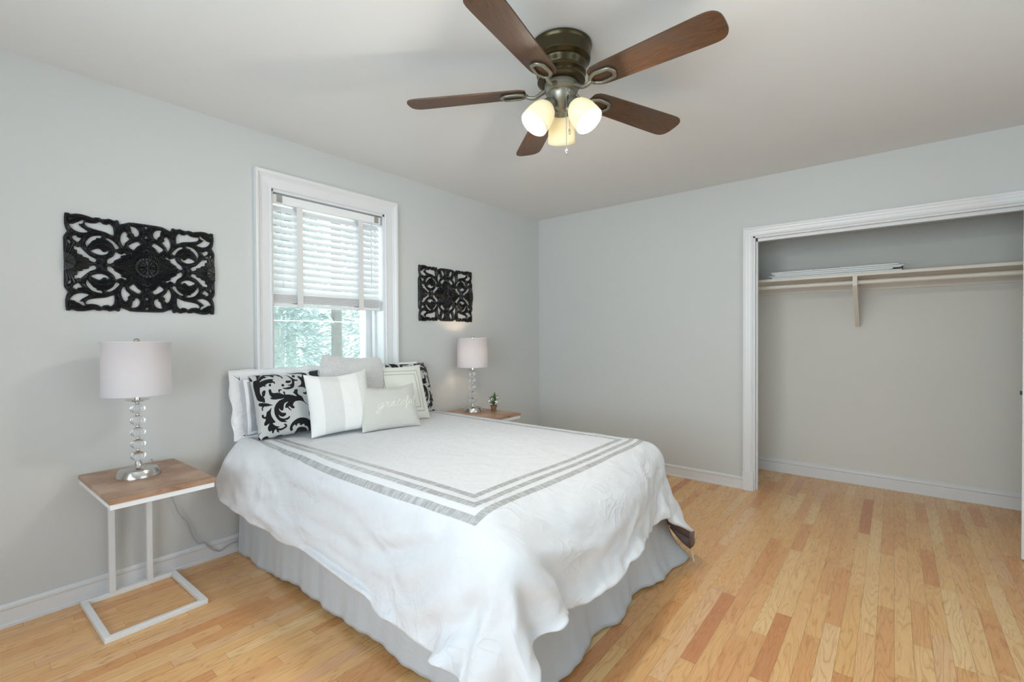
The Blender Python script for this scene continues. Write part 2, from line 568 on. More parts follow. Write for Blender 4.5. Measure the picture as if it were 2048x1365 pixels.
slab('floor', [(XW, CLO_B + .1, YS, 0.0, -0.12, 0.0)], M['floor'])
slab('ceiling', [(XW - .12, CLO_B + .1, YS - .12, 0.3, RH, RH + 0.12)], M['ceiling'])
WX0, WX1, WZ0, WZ1 = -2.744, -1.935, 0.86, 2.12       # window opening
TW = 0.28
slab('wall_window', [(XW - .12, WX0, 0, TW, -.12, RH), (WX1, CLO_B + .1, 0, TW, -.12, RH),
                     (WX0, WX1, 0, TW, -.12, WZ0), (WX0, WX1, 0, TW, WZ1, RH)], M['wall'])
slab('wall_closet', [(0, .11, OPY1, 0, 0, RH), (0, .11, YS, OPY0, 0, RH), (0, .11, OPY0, OPY1, OPZ, RH)], M['wall'])
slab('wall_closet_back', [(CLO_B, CLO_B + .1, YS, 0, 0, RH)], M['closet'])
slab('wall_closet_left', [(.11, CLO_B, -1.93, -1.83, 0, RH)], M['closet'])
slab('wall_closet_right', [(.11, CLO_B, -4.36, -4.26, 0, RH)], M['closet'])
slab('wall_rear', [(XW, -3.5, YS - .12, YS, 0, RH), (-1.1, CLO_B + .1, YS - .12, YS, 0, RH),
                   (-3.5, -1.1, YS - .12, YS, 0, .65), (-3.5, -1.1, YS - .12, YS, 2.2, RH)], M['wall'])
slab('wall_side', [(XW - .12, XW, YS - .12, -3.35, 0, RH), (XW - .12, XW, -1.25, 0, 0, RH),
                   (XW - .12, XW, -3.35, -1.25, 0, .65), (XW - .12, XW, -3.35, -1.25, 2.2, RH)], M['wall'])


def molding(mb, to3, path, corners_out, prof):
    """sweeps a profile [(across, depth)] along an axis-aligned path; corners_out gives the outward (a, b) direction"""
    V = []
    F = []
    n = len(prof)
    for (a, b), (oa, ob) in zip(path, corners_out):
        for wd, d in prof:
            V.append(to3(a + oa * wd, b + ob * wd, d))
    for i in range(len(path) - 1):
        for k in range(n - 1):
            p = i * n + k
            F.append((p, p + 1, p + 1 + n, p + n))
    mb.add(V, F)


CAS = [(0, 0), (0, .012), (.004, .017), (.010, .017), (.013, .012), (.030, .014), (.062, .017), (.066, .021), (.071, .021),
       (.075, .026), (.082, .032), (.090, .034), (.098, .034), (.098, 0)]
mb = MB()
molding(mb, lambda a, b, d: (a, -d, b), [(WX0, WZ0), (WX0, WZ1), (WX1, WZ1), (WX1, WZ0)],
        [(-1, 0), (-1, 1), (1, 1), (1, 0)], CAS)
o = mb.build('trim_1', M['trim'])
tag(o, kind='structure')
# stool and apron below the window
mb = MB().box(WX0 - .12, WX1 + .12, -.075, .10, WZ0 - .03, WZ0, .004).box(WX0 - .09, WX1 + .09, -.022, 0, WZ0 - .11, WZ0 - .03, .003)
tag(mb.build('trim_2', M['trim']), kind='structure')

# window unit: jambs, two sashes, panes
win = bpy.data.objects.new('window_1', None)
COL.objects.link(win)
win.location = ((WX0 + WX1) / 2, .2, WZ0)
tag(win, kind='structure')
ox, oy, oz = win.location


def wbox(mb, x0, x1, y0, y1, z0, z1, bev=0.0):
    mb.box(x0 - ox, x1 - ox, y0 - oy, y1 - oy, z0 - oz, z1 - oz, bev)


mb = MB()
wbox(mb, WX0, WX0 + .012, 0, TW, WZ0, WZ1)
wbox(mb, WX1 - .012, WX1, 0, TW, WZ0, WZ1)
wbox(mb, WX0, WX1, 0, TW, WZ1 - .014, WZ1)
wbox(mb, WX0, WX1, .06, TW + .04, WZ0, WZ0 + .02)
for sx in (1, -1):
    for (u0, u1, y0, y1) in ((.012, .026, .095, .125), (.012, .020, .155, .165), (.012, .032, .225, .28)):
        if sx == 1:
            wbox(mb, WX0 + u0, WX0 + u1, y0, y1, WZ0, WZ1, .002)
        else:
            wbox(mb, WX1 - u1, WX1 - u0, y0, y1, WZ0, WZ1, .002)
mb.build('window_frame', M['trim'], win)


def sash(z0, z1, y0, y1, rail):
    mb = MB()
    x0, x1 = WX0 + .012, WX1 - .012
    wbox(mb, x0, x0 + .04, y0, y1, z0, z1, .003)
    wbox(mb, x1 - .04, x1, y0, y1, z0, z1, .003)
    wbox(mb, x0 + .04, x1 - .04, y0, y1, z0, z0 + rail, .003)
    wbox(mb, x0 + .04, x1 - .04, y0, y1, z1 - .035, z1, .003)
    s_ = mb.build('sash', M['trim'], win)
    g = MB()
    wbox(g, x0 + .038, x1 - .038, (y0 + y1) / 2 - .002, (y0 + y1) / 2 + .002, z0 + rail - .002, z1 - .033)
    g.build('pane', M['glass'], s_)


sash(WZ0 + .02, 1.50, .165, .195, .06)
sash(1.475, WZ1 - .014, .197, .225, .035)


# the two windows behind the camera
def plain_window(name, axis, a0, a1, z0, z1, pos):
    e = bpy.data.objects.new(name, None)
    COL.objects.link(e)
    tag(e, kind='structure')
    mb = MB()
    g = MB()
    bars = [(a0, a0 + .05, z0, z1), (a1 - .05, a1, z0, z1), (a0, a1, z0, z0 + .05), (a0, a1, z1 - .05, z1),
            (a0, a1, (z0 + z1) / 2 - .02, (z0 + z1) / 2 + .02), ((a0 + a1) / 2 - .03, (a0 + a1) / 2 + .03, z0, z1)]
    for u0, u1, q0, q1 in bars:
        if axis == 'x':
            mb.box(u0, u1, pos - .08, pos - .04, q0, q1)
        else:
            mb.box(pos - .08, pos - .04, u0, u1, q0, q1)
    if axis == 'x':
        g.box(a0, a1, pos - .062, pos - .058, z0, z1)
    else:
        g.box(pos - .062, pos - .058, a0, a1, z0, z1)
    mb.build('window_frame', M['trim'], e)
    g.build('pane', M['glass'], e)


plain_window('window_2', 'x', -3.5, -1.1, .65, 2.2, YS)
plain_window('window_3', 'y', -3.35, -1.25, .65, 2.2, XW)

# baseboards with shoe and cap
BB = [(0, .018), (.012, .018), (.016, .012), (.070, .011), (.078, .015), (.086, .015), (.092, .008), (.096, .005), (.096, 0)]


def baseboard(name, p0, p1, nrm, prof=BB):
    d = Vector((p1[0] - p0[0], p1[1] - p0[1], 0))
    V = []
    F = []
    for q in (p0, p1):
        for z, t in prof:
            V.append((q[0] + nrm[0] * t, q[1] + nrm[1] * t, z))
    n = len(prof)
    for k in range(n - 1):
        F.append((k, k + 1, k + 1 + n, k + n))
    F += [tuple(range(n)), tuple(range(2 * n - 1, n - 1, -1))]
    return tag(mesh_obj(name, V, F, M['trim']), kind='structure')


baseboard('baseboard_window', (XW, 0), (0, 0), (0, -1))
baseboard('baseboard_right', (0, -.02), (0, -1.992), (-1, 0))
BBC = [(0, .016), (.082, .016), (.084, .010), (.088, .016), (.105, .014), (.116, .006), (.116, 0)]
baseboard('baseboard_closet', (CLO_B, -1.93), (CLO_B, -4.26), (-1, 0), BBC)
baseboard('baseboard_rear', (XW, YS), (0, YS), (0, 1))
baseboard('baseboard_side', (XW, YS), (XW, 0), (1, 0))

# closet casing, plinth and jambs
CAS2 = [(0, 0), (0, .014), (.006, .019), (.012, .019), (.016, .013), (.034, .014), (.040, .018), (.052, .019), (.058, .024),
        (.066, .026), (.072, .022), (.072, 0)]
mb = MB()
molding(mb, lambda a, b, d: (-d, a, b), [(OPY1, .145), (OPY1, OPZ), (OPY0, OPZ), (OPY0, .145)],
        [(1, 0), (1, 1), (-1, 1), (-1, 0)], CAS2)
tag(mb.build('trim_3', M['trim']), kind='structure')
mb = MB().box(-.027, 0, OPY1 - .004, OPY1 + .074, 0, .148, .002).box(-.027, 0, OPY0 - .074, OPY0 + .004, 0, .148, .002)
tag(mb.build('trim_4', M['trim']), kind='structure')
mb = MB()
mb.box(-.006, .115, OPY1 - .012, OPY1 + .001, 0, OPZ)
mb.box(-.006, .115, OPY0 - .001, OPY0 + .012, 0, OPZ)
mb.box(-.006, .115, OPY0, OPY1, OPZ - .012, OPZ + .001)
mb.box(.035, .065, OPY1 - .022, OPY1 - .012, 0, OPZ - .012)
mb.box(.035, .075, OPY0, OPY1, OPZ - .034, OPZ - .012)
tag(mb.build('trim_5', M['trim']), kind='structure')

# folded closet door standing at the right of the opening
dr = bpy.data.objects.new('door_1', None)
COL.objects.link(dr)
tag(dr, kind='structure')
dr.location = (.25, -3.545, .012)
dr.rotation_euler = (0, 0, math.atan2(.05, -.30))
mb = MB().box(0, .62, 0, .032, 0, 1.935, .003)
mb.build('door_leaf', M['trim'], dr)
mb = MB().box(.20, .215, -.018, 0, .845, .868, .002)
mb.build('door_knob', M['black'], dr)

# ------------------------------------------------------------------ closet shelf, rod, loose boards
cs = thing('closet_shelf', (.5, -3.0, 1.655), 'white painted shelf with hanging rod and bracket spanning the open closet', 'shelf')


def rel(mb, o_, x0, x1, y0, y1, z0, z1, bev=0.0):
    l = o_.location
    return mb.box(x0 - l[0], x1 - l[0], y0 - l[1], y1 - l[1], z0 - l[2], z1 - l[2], bev)


rel(MB(), cs, .30, CLO_B, -4.26, -1.93, 1.655, 1.677, .002).build('shelf_board', M['shelf'], cs)
mb = MB()
rel(mb, cs, CLO_B - .02, CLO_B, -4.26, -1.93, 1.575, 1.655, .002)
mb.build('cleat', M['shelf'], cs)
mb = MB()
l = cs.location
mb.tube([(.36 - l[0], -4.26 - l[1], 1.612 - l[2]), (.36 - l[0], -1.93 - l[1], 1.612 - l[2])], .0165, 20)
mb.build('clothes_rod', M['shelf'], cs, auto=40)
V = []
pr = [(.305, 1.655), (.305, 1.585), (.655, 1.285), (CLO_B - .0, 1.285), (CLO_B - .0, 1.575), (CLO_B - .02, 1.575), (CLO_B - .02, 1.655)]
for yy in (-2.672, -2.700):
    V += [(x - l[0], yy - l[1], z - l[2]) for x, z in pr]
n = len(pr)
F = [tuple(range(n)), tuple(range(2 * n - 1, n - 1, -1))] + [(i, i + n, (i + 1) % n + n, (i + 1) % n) for i in range(n)]
mesh_obj('bracket', V, F, M['shelf'], cs)

blist = [(-2.13, -2.955, .36, 'lowest of the four white boards stacked on the closet shelf, longest to the right'),
         (-2.105, -2.905, .37, 'second white board from the bottom of the stack on the closet shelf, reaching furthest left'),
         (-2.135, -2.965, .35, 'third white board from the bottom of the stack on the closet shelf'),
         (-2.125, -2.935, .36, 'topmost white board of the stack on the closet shelf, under the dark sheet')]
z = 1.677
for i, (ya, yb, xf, lab) in enumerate(blist):
    hl = (ya - yb) / 2
    mb = MB().box(-.13, .13, -hl, hl, .0050, .0143, .001).box(-.115, .115, -hl + .015, hl - .015, 0, .0052)
    o = mb.build('shelf_board_spare', M['board'], loc=(xf + .12, (ya + yb) / 2, z))
    tag(o, lab, 'board', 'white boards stacked on the closet shelf')
    z += .0143
mb = MB().box(-.09, .09, -.09, .09, 0, .004)
o = mb.build('dark_sheet', M['dark_sheet'], loc=(.46, -2.50, z))
tag(o, 'thin dark sheet lying on top of the white boards in the closet', 'sheet')

# ------------------------------------------------------------------ carved wall panels
ART = [[[2670,600], [2570,570], [2560,410], [2390,370], [2370,290], [2170,240], [2160,160], [1990,70], [1920,140], [1930,240], [2130,350], [2290,520],
[2410,670], [2460,730], [2530,700], [2660,760]], [[2900,980], [2840,840], [2790,840], [2790,950], [2860,1000]], [[2730,1160], [2690,1040], [2610,990],
[2590,940], [2520,950], [2440,1080], [2440,1140], [2570,1160], [2570,1240], [2680,1210]], [[2820,1730], [2800,1630], [2680,1490], [2510,1410],
[2330,1410], [2180,1470], [2330,1590], [2450,1690], [2500,1790], [2390,1800], [2320,1950], [2390,1980], [2500,1880], [2620,1810], [2690,1750]],
[[2300,1840], [2260,1760], [2190,1690], [1940,1620], [1590,1560], [1400,1470], [1270,1430], [1260,1640], [1290,1840], [1420,1980], [1490,1910],
[1660,1930], [1750,2010], [1900,1910], [2120,1880], [2250,1910]], [[2100,580], [1940,490], [1780,450], [1610,480], [1490,550], [1460,640], [1510,690],
[1580,600], [1670,620], [1750,710], [1840,730], [1990,670]], [[2230,750], [2180,860], [2090,990], [2030,1080], [1900,1170], [1900,1230], [1730,1250],
[1720,1350], [1890,1330], [2070,1260], [2200,1110], [2270,970], [2260,830]], [[1200,800], [1060,870], [1160,1030], [1300,1180], [1470,1280],
[1560,1230], [1390,1110], [1270,960]], [[1520,110], [1430,60], [1270,170], [1260,240], [1120,330], [1000,420], [1000,510], [790,580], [870,660],
[970,560], [1120,630], [1200,670], [1250,520], [1340,390], [1490,270]], [[890,960], [820,1170], [660,1360], [760,1470], [740,1590], [840,1700],
[950,1580], [1010,1340], [990,1140]], [[700,1000], [570,870], [490,860], [360,1050], [230,1150], [320,1290], [490,1210], [660,1080]], [[470,1530],
[370,1530], [290,1650], [310,1830], [420,1960], [630,2000], [600,1890], [570,1700], [480,1620]], [[3020,50], [3030,1070], [3010,1180], [2900,1380],
[2960,1550], [2990,1740], [2990,2020], [2970,2210], [2870,2230], [2770,2180], [2590,2240], [2390,2240], [2190,2200], [2020,2150], [1900,2190],
[1780,2200], [1710,2150], [1530,2180], [1440,2220], [1250,2160], [1140,2210], [1080,2190], [1030,2020], [890,2080], [670,2180], [420,2200],
[100,2200]]]
"""polygons of the open-work, tenths of a millimetre from the panel centre, one quarter of the panel"""


def seg_dist(PX, PY, poly, closed=True):
    d2 = np.full(PX.shape, 1e9)
    inside = np.zeros(PX.shape, bool)
    n = len(poly)
    for i in range(n if closed else n - 1):
        x0, y0 = poly[i]
        x1, y1 = poly[(i + 1) % n]
        dx, dy = x1 - x0, y1 - y0
        L2 = dx * dx + dy * dy + 1e-12
        t = np.clip(((PX - x0) * dx + (PY - y0) * dy) / L2, 0, 1)
        d2 = np.minimum(d2, (PX - x0 - t * dx) ** 2 + (PY - y0 - t * dy) ** 2)
        if closed:
            c = ((y0 > PY) != (y1 > PY))
            with np.errstate(divide='ignore', invalid='ignore'):
                xi = (x1 - x0) * (PY - y0) / (y1 - y0 + 1e-15) + x0
            inside ^= (c & (PX < xi))
    return np.sqrt(d2), inside


def carved_mesh():
    st = 0.0014
    nx, ny = 219, 164
    gx = (np.arange(nx)) * st
    gy = (np.arange(ny)) * st
    PX, PY = np.meshgrid(gx, gy)
    sil = [(a / 1e4, b / 1e4) for a, b in ART[-1]] + [(-.05, .22), (-.05, -.05), (.302, -.05)]
    d, ins = seg_dist(PX, PY, sil)
    sdf = np.where(ins, d, -d)
    # holes
    hole = np.full(PX.shape, -1e9)
    holes = [[(a / 1e4, b / 1e4) for a, b in P] for P in ART[:-1]]
    holes.append([(-.006, .203), (0, .2095), (.006, .203), (0, .197)])
    holes.append([(-.006, .150), (.006, .150), (.0, .163)])
    for P in holes:
        sm = [tuple(v[:2]) for v in catmull([(a, b, 0) for a, b in P], 2, True)]
        dh, ih = seg_dist(PX, PY, sm)
        sdf = np.minimum(sdf, np.where(ih, -dh, dh))
    e = np.clip(sdf, 0, .012)
    h = .004 + .011 * np.sqrt(e / .012) + .0022 * np.cos(np.clip(sdf, 0, .03) * 2 * PI / .0062)
    R = np.hypot(PX, PY)
    T = np.arctan2(PY, PX)
    # central flower: button, two rings of petals, then a star of leaves
    dia = PX / .125 + PY / .085
    inl = dia < 1 + .07 * np.abs(np.sin((PX * 1.0 - PY * 1.4) * 160))
    ang = np.where(PX > PY * 1.3, (PY * 95 + PX * 40), (PX * 120 + PY * 40))
    h = np.where(inl, .012 + .007 * (1 - dia) + .0032 * np.cos(ang * 2 * PI / 1.05), h)
    h = np.where(R < .050, .022 + .004 * np.abs(np.cos(T * 10)) - .0035 * ((R - .043) / .010) ** 2, h)
    h = np.where(R < .038, .012, h)
    h = np.where(R < .034, .020 + .006 * np.abs(np.cos(T * 6 + .5)) - .05 * R, h)
    h = np.where(R < .007, .028 - R * .4, h)
    # half flowers at the two ends
    QX = PX - .302
    R2 = np.hypot(QX, PY)
    T2 = np.arctan2(PY, QX)
    h = np.where((R2 < .10) & (sdf > .003), .011 + .0032 * np.cos(T2 * 26) + .004 * (1 - R2 / .1), h)
    h = np.where(R2 < .04, .016 + .003 * np.abs(np.cos(T2 * 5)), h)
    # small four-petal knots between the scrolls
    R3 = np.hypot(PX - .143, PY)
    T3 = np.arctan2(PY, PX - .143)
    h = np.where(R3 < .016, .015 + .004 * np.abs(np.cos(T3 * 2)), h)
    # snap the border vertices to the cut line
    gyy, gxx = np.gradient(sdf, st)
    cell = (sdf[:-1, :-1] + sdf[1:, :-1] + sdf[:-1, 1:] + sdf[1:, 1:]) / 4 > 0
    used = np.zeros(sdf.shape, int)
    for a, b in ((0, 0), (1, 0), (0, 1), (1, 1)):
        used[a:ny - 1 + a, b:nx - 1 + b] += cell
    edge = (used > 0) & (used < 4)
    edge[0, :] = False
    edge[:, 0] = False
    g2 = np.hypot(gxx, gyy) + 1e-6
    mv = np.clip(sdf, -st, st)
    VX = np.where(edge, PX - gxx / g2 * mv, PX)
    VY = np.where(edge, PY - gyy / g2 * mv, PY)
    h = np.where(edge, .005, h)
    V = []
    F = []
    for sx in (1, -1):
        for sy in (1, -1):
            off = len(V)
            idx = -np.ones(sdf.shape, int)
            jj, ii = np.nonzero(used)
            idx[jj, ii] = off + np.arange(len(jj))
            V += [(sx * VX[j, i], -h[j, i], sy * VY[j, i]) for j, i in zip(jj, ii)]
            nb = len(jj)
            ej, ei = np.nonzero(edge)
            bidx = -np.ones(sdf.shape, int)
            bidx[ej, ei] = off + nb + np.arange(len(ej))
            V += [(sx * VX[j, i], 0.0, sy * VY[j, i]) for j, i in zip(ej, ei)]
            flip = (sx * sy) < 0
            cj, ci = np.nonzero(cell)
            for j, i in zip(cj, ci):
                f = (idx[j, i], idx[j, i + 1], idx[j + 1, i + 1], idx[j + 1, i])
                F.append(f[::-1] if flip else f)
                for (p, q, nj, ni) in (((j, i), (j, i + 1), j - 1, i), ((j, i + 1), (j + 1, i + 1), j, i + 1),
                                       ((j + 1, i + 1), (j + 1, i), j + 1, i), ((j + 1, i), (j, i), j, i - 1)):
                    if 0 <= nj < ny - 1 and 0 <= ni < nx - 1 and cell[nj, ni]:
                        continue
                    if bidx[p] < 0 or bidx[q] < 0:
                        continue
                    f = (idx[q], idx[p], bidx[p], bidx[q])
                    F.append(f[::-1] if flip else f)
    me = bpy.data.meshes.new('carved_panel')
    me.from_pydata([tuple(map(float, v)) for v in V], [], [tuple(int(k) for k in f) for f in F])
    me.update()
    return me


pm = carved_mesh()
pa = link('carved_panel', pm, M['black_carved'], None, True, (-3.355, -.004, 1.571))
mark_sharp(pm, 60)
tag(pa, 'black carved openwork wood panel hung on the wall left of the window', 'wall art', 'carved wall panels either side of the window')
pb = pa.copy()
COL.objects.link(pb)
pb.location = (-1.324, -.004, 1.568)
tag(pb, 'black carved openwork wood panel hung on the wall right of the window', 'wall art', 'carved wall panels either side of the window')

# ------------------------------------------------------------------ window blind
bl = thing('window_blind', (-2.34, .045, 1.43), 'white slatted blind with cloth tapes lowered over the upper half of the window', 'blind')
BX0, BX1 = WX0 + .018, WX1 - .022
mb = MB()
rel(mb, bl, BX0, BX1, .015, .075, 2.045, 2.098, .003)
mb.build('head_rail', M['blind'], bl)
for bx_ in ((BX0 + .02, BX0 + .055, .009, .016, 2.05, 2.095, .002), (BX1 - .055, BX1 - .02, .009, .016, 2.05, 2.095, .002),
            (BX1 - .002, BX1 + .006, .010, .08, 2.04, 2.102, .001)):
    rel(MB(), bl, *bx_).build('bracket_clip', M['chrome'], bl)
mb = MB()
l = bl.location
nsl = 13
zt, zb = 2.018, 1.512
for i in range(nsl):
    zc = zt + (zb - zt) * i / (nsl - 1)
    a = math.radians(52)
    V = []
    for sgn, th in ((-1, 0), (0, .0035), (1, 0)):
        pass
    cs_ = []
    for k in range(5):
        s_ = -.0255 + .051 * k / 4
        arch = .003 * (1 - (s_ / .0255) ** 2)
        cs_.append((s_, arch))
    ring = [(s_, q + .0013) for s_, q in cs_] + [(s_, q - .0013) for s_, q in cs_[::-1]]
    for xx in (BX0 + .004, BX1 - .004):
        for s_, q in ring:
            yy = .045 + s_ * math.cos(a) - q * math.sin(a)
            zz = zc + s_ * math.sin(a) + q * math.cos(a)
            V.append((xx - l[0], yy - l[1], zz - l[2]))
    n = len(ring)
    F = [tuple(range(n)), tuple(range(2 * n - 1, n - 1, -1))] + [(k, k + n, (k + 1) % n + n, (k + 1) % n) for k in range(n)]
    mb.add(V, F)
for i in range(13):
    zc = 1.487 - i * .0042
    rel(mb, bl, BX0 + .004, BX1 - .004, .019, .071, zc - .0013, zc + .0013)
o = mb.build('slats', M['blind'], bl)
o.data.polygons.foreach_set('use_smooth', [False] * len(o.data.polygons))
mb = MB()
rel(mb, bl, BX0 + .002, BX1 - .002, .017, .073, 1.412, 1.430, .004)
mb.build('bottom_rail', M['blind'], bl)
for tx in (BX0 + .165, BX1 - .165):
    mb = MB()
    rel(mb, bl, tx - .019, tx + .019, .0125, .0135, 1.41, 2.05)
    rel(mb, bl, tx - .019, tx + .019, .0765, .0775, 1.41, 2.05)
    mb.build('ladder_tape', M['tape'], bl)
mb = MB()
for dx_ in (.045, .055):
    mb.tube([(BX0 + dx_ - l[0], .004 - l[1], 2.05 - l[2]), (BX0 + dx_ + .002 - l[0], .003 - l[1], 1.56 - l[2])], .001, 5)
mb.build('lift_cord', M['tape'], bl)
mb = MB().lathe([(.002, .0), (.005, -.004), (.008, -.022), (.007, -.026), (0, -.026)], 12, (BX0 + .052 - l[0], .003 - l[1], 1.56 - l[2]))
mb.build('cord_tassel', M['trim'], bl, smooth=True)
mb = MB()
mb.tube([(BX1 - .085 - l[0], .004 - l[1], 2.05 - l[2]), (BX1 - .088 - l[0], .003 - l[1], 1.60 - l[2])], .003, 6)
mb.build('tilt_wand', M['trim'], bl, smooth=True)

# ------------------------------------------------------------------ ceiling fan
FC = (-2.346, -1.826)
fan = thing('ceiling_fan', (FC[0], FC[1], RH), 'five-blade ceiling fan with bronze housing and three lit frosted glass shades', 'ceiling fan')
FZ = lambda z_: z_ - RH
prof = [(.098, 2.44), (.122, 2.439), (.128, 2.434), (.128, 2.427), (.124, 2.421), (.122, 2.414), (.123, 2.380),
        (.121, 2.371), (.114, 2.365), (.106, 2.360), (.108, 2.353), (.105, 2.345), (.099, 2.337),
        (.097, 2.331), (.104, 2.325), (.103, 2.316), (.095, 2.309), (.092, 2.303), (.099, 2.298),
        (.100, 2.288), (.092, 2.282), (.068, 2.280)]
MB().lathe([(r_, FZ(z_)) for r_, z_ in prof], 64).build('motor_housing', M['bronze'], fan, auto=35)
prof = [(.064, 2.282), (.070, 2.278), (.070, 2.250), (.064, 2.244), (.056, 2.240), (.056, 2.228),
        (.049, 2.218), (.045, 2.206), (.034, 2.196), (.026, 2.186), (.020, 2.176), (.012, 2.170)]
MB().lathe([(r_, FZ(z_)) for r_, z_ in prof], 48).build('switch_housing', M['pewter'], fan, auto=35)
BZ = 2.240
for k in range(5):
    ang = math.radians(50.2 + 72 * k - (3 if k == 2 else 0))
    # blade: outline along local x
    pts = []
    for x_, h_ in ((.150, .028), (.160, .044), (.190, .055), (.30, .060), (.45, .065), (.58, .069), (.625, .068), (.648, .058), (.660, .040), (.664, .018)):
        pts.append((x_, h_))
    outl = pts + [(x_, -h_) for x_, h_ in pts[::-1]]
    outl = [(v[0], v[1]) for v in catmull([(a, b, 0) for a, b in outl], 3, True)]
    n = len(outl)
    pit = math.radians(-11)
    V = []
    for zz in (.003, -.003):
        V += [(x_, y_ * math.cos(pit) - zz * math.sin(pit), y_ * math.sin(pit) + zz * math.cos(pit)) for x_, y_ in outl]
    F = [tuple(range(n)), tuple(range(2 * n - 1, n - 1, -1))] + [(i, i + n, (i + 1) % n + n, (i + 1) % n) for i in range(n)]
    bl_o = mesh_obj('blade', V, F, M['blade'], fan, loc=(0, 0, FZ(BZ) + .014))
    bl_o.rotation_euler = (0, math.radians(1.5), ang)
    # blade iron: bar rising from the hub, ending in an open trapezoid under the blade
    mb = MB()
    bar = catmull([(.060, 0, .006), (.085, 0, -.006), (.108, 0, -.020), (.130, 0, -.020), (.150, 0, -.012)], 5)
    mb.tube(bar, [.012 - .004 * i / len(bar) for i in range(len(bar))], 10, .8)
    tr = [(.148, .012), (.180, .031), (.240, .026), (.254, .0), (.240, -.026), (.180, -.031), (.148, -.012)]

    def tz(y_):
        return y_ * math.sin(pit) - .011
    tr3 = [(x_, y_ * math.cos(pit), tz(y_)) for x_, y_ in tr]
    lp = []
    for p_, q_ in zip(tr3, tr3[1:] + tr3[:1]):
        lp += [Vector(p_).lerp(Vector(q_), f_) for f_ in (.12, .5, .88)]
    mb.tube(lp + lp[:1], .0085, 8, .65)
    ir = mb.build('blade_iron', M['pewter'], bl_o, smooth=True)
# three light arms with shades: two toward the room, one beyond
for k in range(3):
    az = math.radians(33 + 120 * k)
    dx_, dy_ = math.cos(az), math.sin(az)
    mb = MB()
    arm = catmull([(dx_ * .018, dy_ * .018, FZ(2.204)), (dx_ * .040, dy_ * .040, FZ(2.202)), (dx_ * .056, dy_ * .056, FZ(2.190))], 6)
    mb.tube(arm, .011, 12)
    tilt = math.radians(37)
    axis = Vector((dx_ * math.sin(tilt), dy_ * math.sin(tilt), -math.cos(tilt)))
    rot = Vector((0, 0, -1)).rotation_difference(axis).to_matrix()
    org = Vector((dx_ * .050, dy_ * .050, FZ(2.196)))
    mb.lathe([(.014, .004), (.026, 0), (.028, -.014), (.029, -.026), (.024, -.027)], 24, org, rot)
    arm_o = mb.build('light_arm', M['pewter'], fan, auto=40)
    prof = [(.024, -.020), (.032, -.026), (.044, -.040), (.053, -.060), (.058, -.085), (.060, -.110), (.060, -.132)]
    prof2 = prof + [(.0575, -.132), (.0575, -.110), (.0555, -.085), (.0505, -.060), (.0415, -.041), (.030, -.028), (.022, -.022)]
    mb = MB().lathe(prof2, 40, org, rot, caps=False)
    sh = mb.build('glass_shade', M['fan_shade'], arm_o, smooth=True)
    bc = org + rot @ Vector((0, 0, -.068))
    mb = MB().lathe([(0, .050), (.012, .045), (.014, .02), (.024, .0), (.030, -.018), (.026, -.034), (.014, -.043), (0, -.045)], 20, bc, rot)
    mb.build('light_bulb', M['fan_bulb'], arm_o, smooth=True)
    d = bpy.data.lights.new('fan_lamp', 'POINT')
    d.energy = 13
    d.color = (1.0, 0.92, 0.80)
    d.shadow_soft_size = .02
    lo = bpy.data.objects.new('fan_lamp', d)
    COL.objects.link(lo)
    q = Vector((FC[0], FC[1], RH)) + org + rot @ Vector((0, 0, -.124))
    lo.location = q
for (cx_, cy_, ln) in ((-.030, -.044, .235), (-.018, -.052, .150)):
    mb = MB()
    mb.lathe([(.004, .004), (.004, -.008), (0, -.008)], 8, (cx_, cy_, FZ(2.232)))
    zt_ = FZ(2.226)
    nb = int(ln / .0045)
    for i in range(nb):
        mb.lathe([(0, .0018), (.0017, .0008), (.0017, -.0008), (0, -.0018)], 6, (cx_, cy_, zt_ - i * .0045))
    mb.tube([(cx_, cy_, zt_), (cx_, cy_, zt_ - ln)], .0007, 5)
    ch_ = mb.build('pull_chain', M['nickel'], fan)
    MB().lathe([(0, 0), (.003, -.002), (.005, -.012), (.0045, -.020), (.002, -.025), (0, -.025)], 12, (cx_, cy_, zt_ - ln)).build('chain_pull', M['nickel'], ch_, smooth=True)

# ------------------------------------------------------------------ side tables
def side_table(loc, rz, label):
    t = thing('side_table', loc, label, 'side table', rz, 'C-shaped side tables by the bed')
    # local: x along the wall, y toward the room (-y), stems at the wall side
    hw, d0, d1 = .183, -.02, -.565
    mb = MB().box(-hw, hw, d1, d0, .580, .600, .002)
    mb.build('table_top', M['table_wood'], t)
    mb = MB()
    e = .004
    mb.box(-hw + e, hw - e, d1 + e, d1 + e + .022, .558, .580, .002)
    mb.box(-hw + e, hw - e, d0 - e - .022, d0 - e, .558, .580, .002)
    mb.box(-hw + e, -hw + e + .022, d1 + e + .022, d0 - e - .022, .558, .580, .002)
    mb.box(hw - e - .022, hw - e, d1 + e + .022, d0 - e - .022, .558, .580, .002)
    mb.build('top_frame', M['white_metal'], t)
    for sx in (-.072, .072):
        MB().box(sx - .0115, sx + .0115, d0 - .027, d0 - .004, .02, .560, .002).build('stem', M['white_metal'], t)
    mb = MB()
    b1 = -.462
    mb.box(-hw, hw, d0 - .024, d0, .0, .022, .003)
    mb.box(-hw, hw, b1, b1 + .024, .0, .022, .003)
    mb.box(-hw, -hw + .024, b1 + .023, d0 - .023, .0, .022, .003)
    mb.box(hw - .024, hw, b1 + .023, d0 - .023, .0, .022, .003)
    mb.build('base_frame', M['white_metal'], t)
    return t


side_table((-3.443, -.022, 0), math.radians(1.5), 'wood-topped white metal side table left of the bed with open floor frame')
side_table((-1.245, -.022, 0), math.radians(0.0), 'wood-topped side table on the far side of the bed, carrying the small flowers')


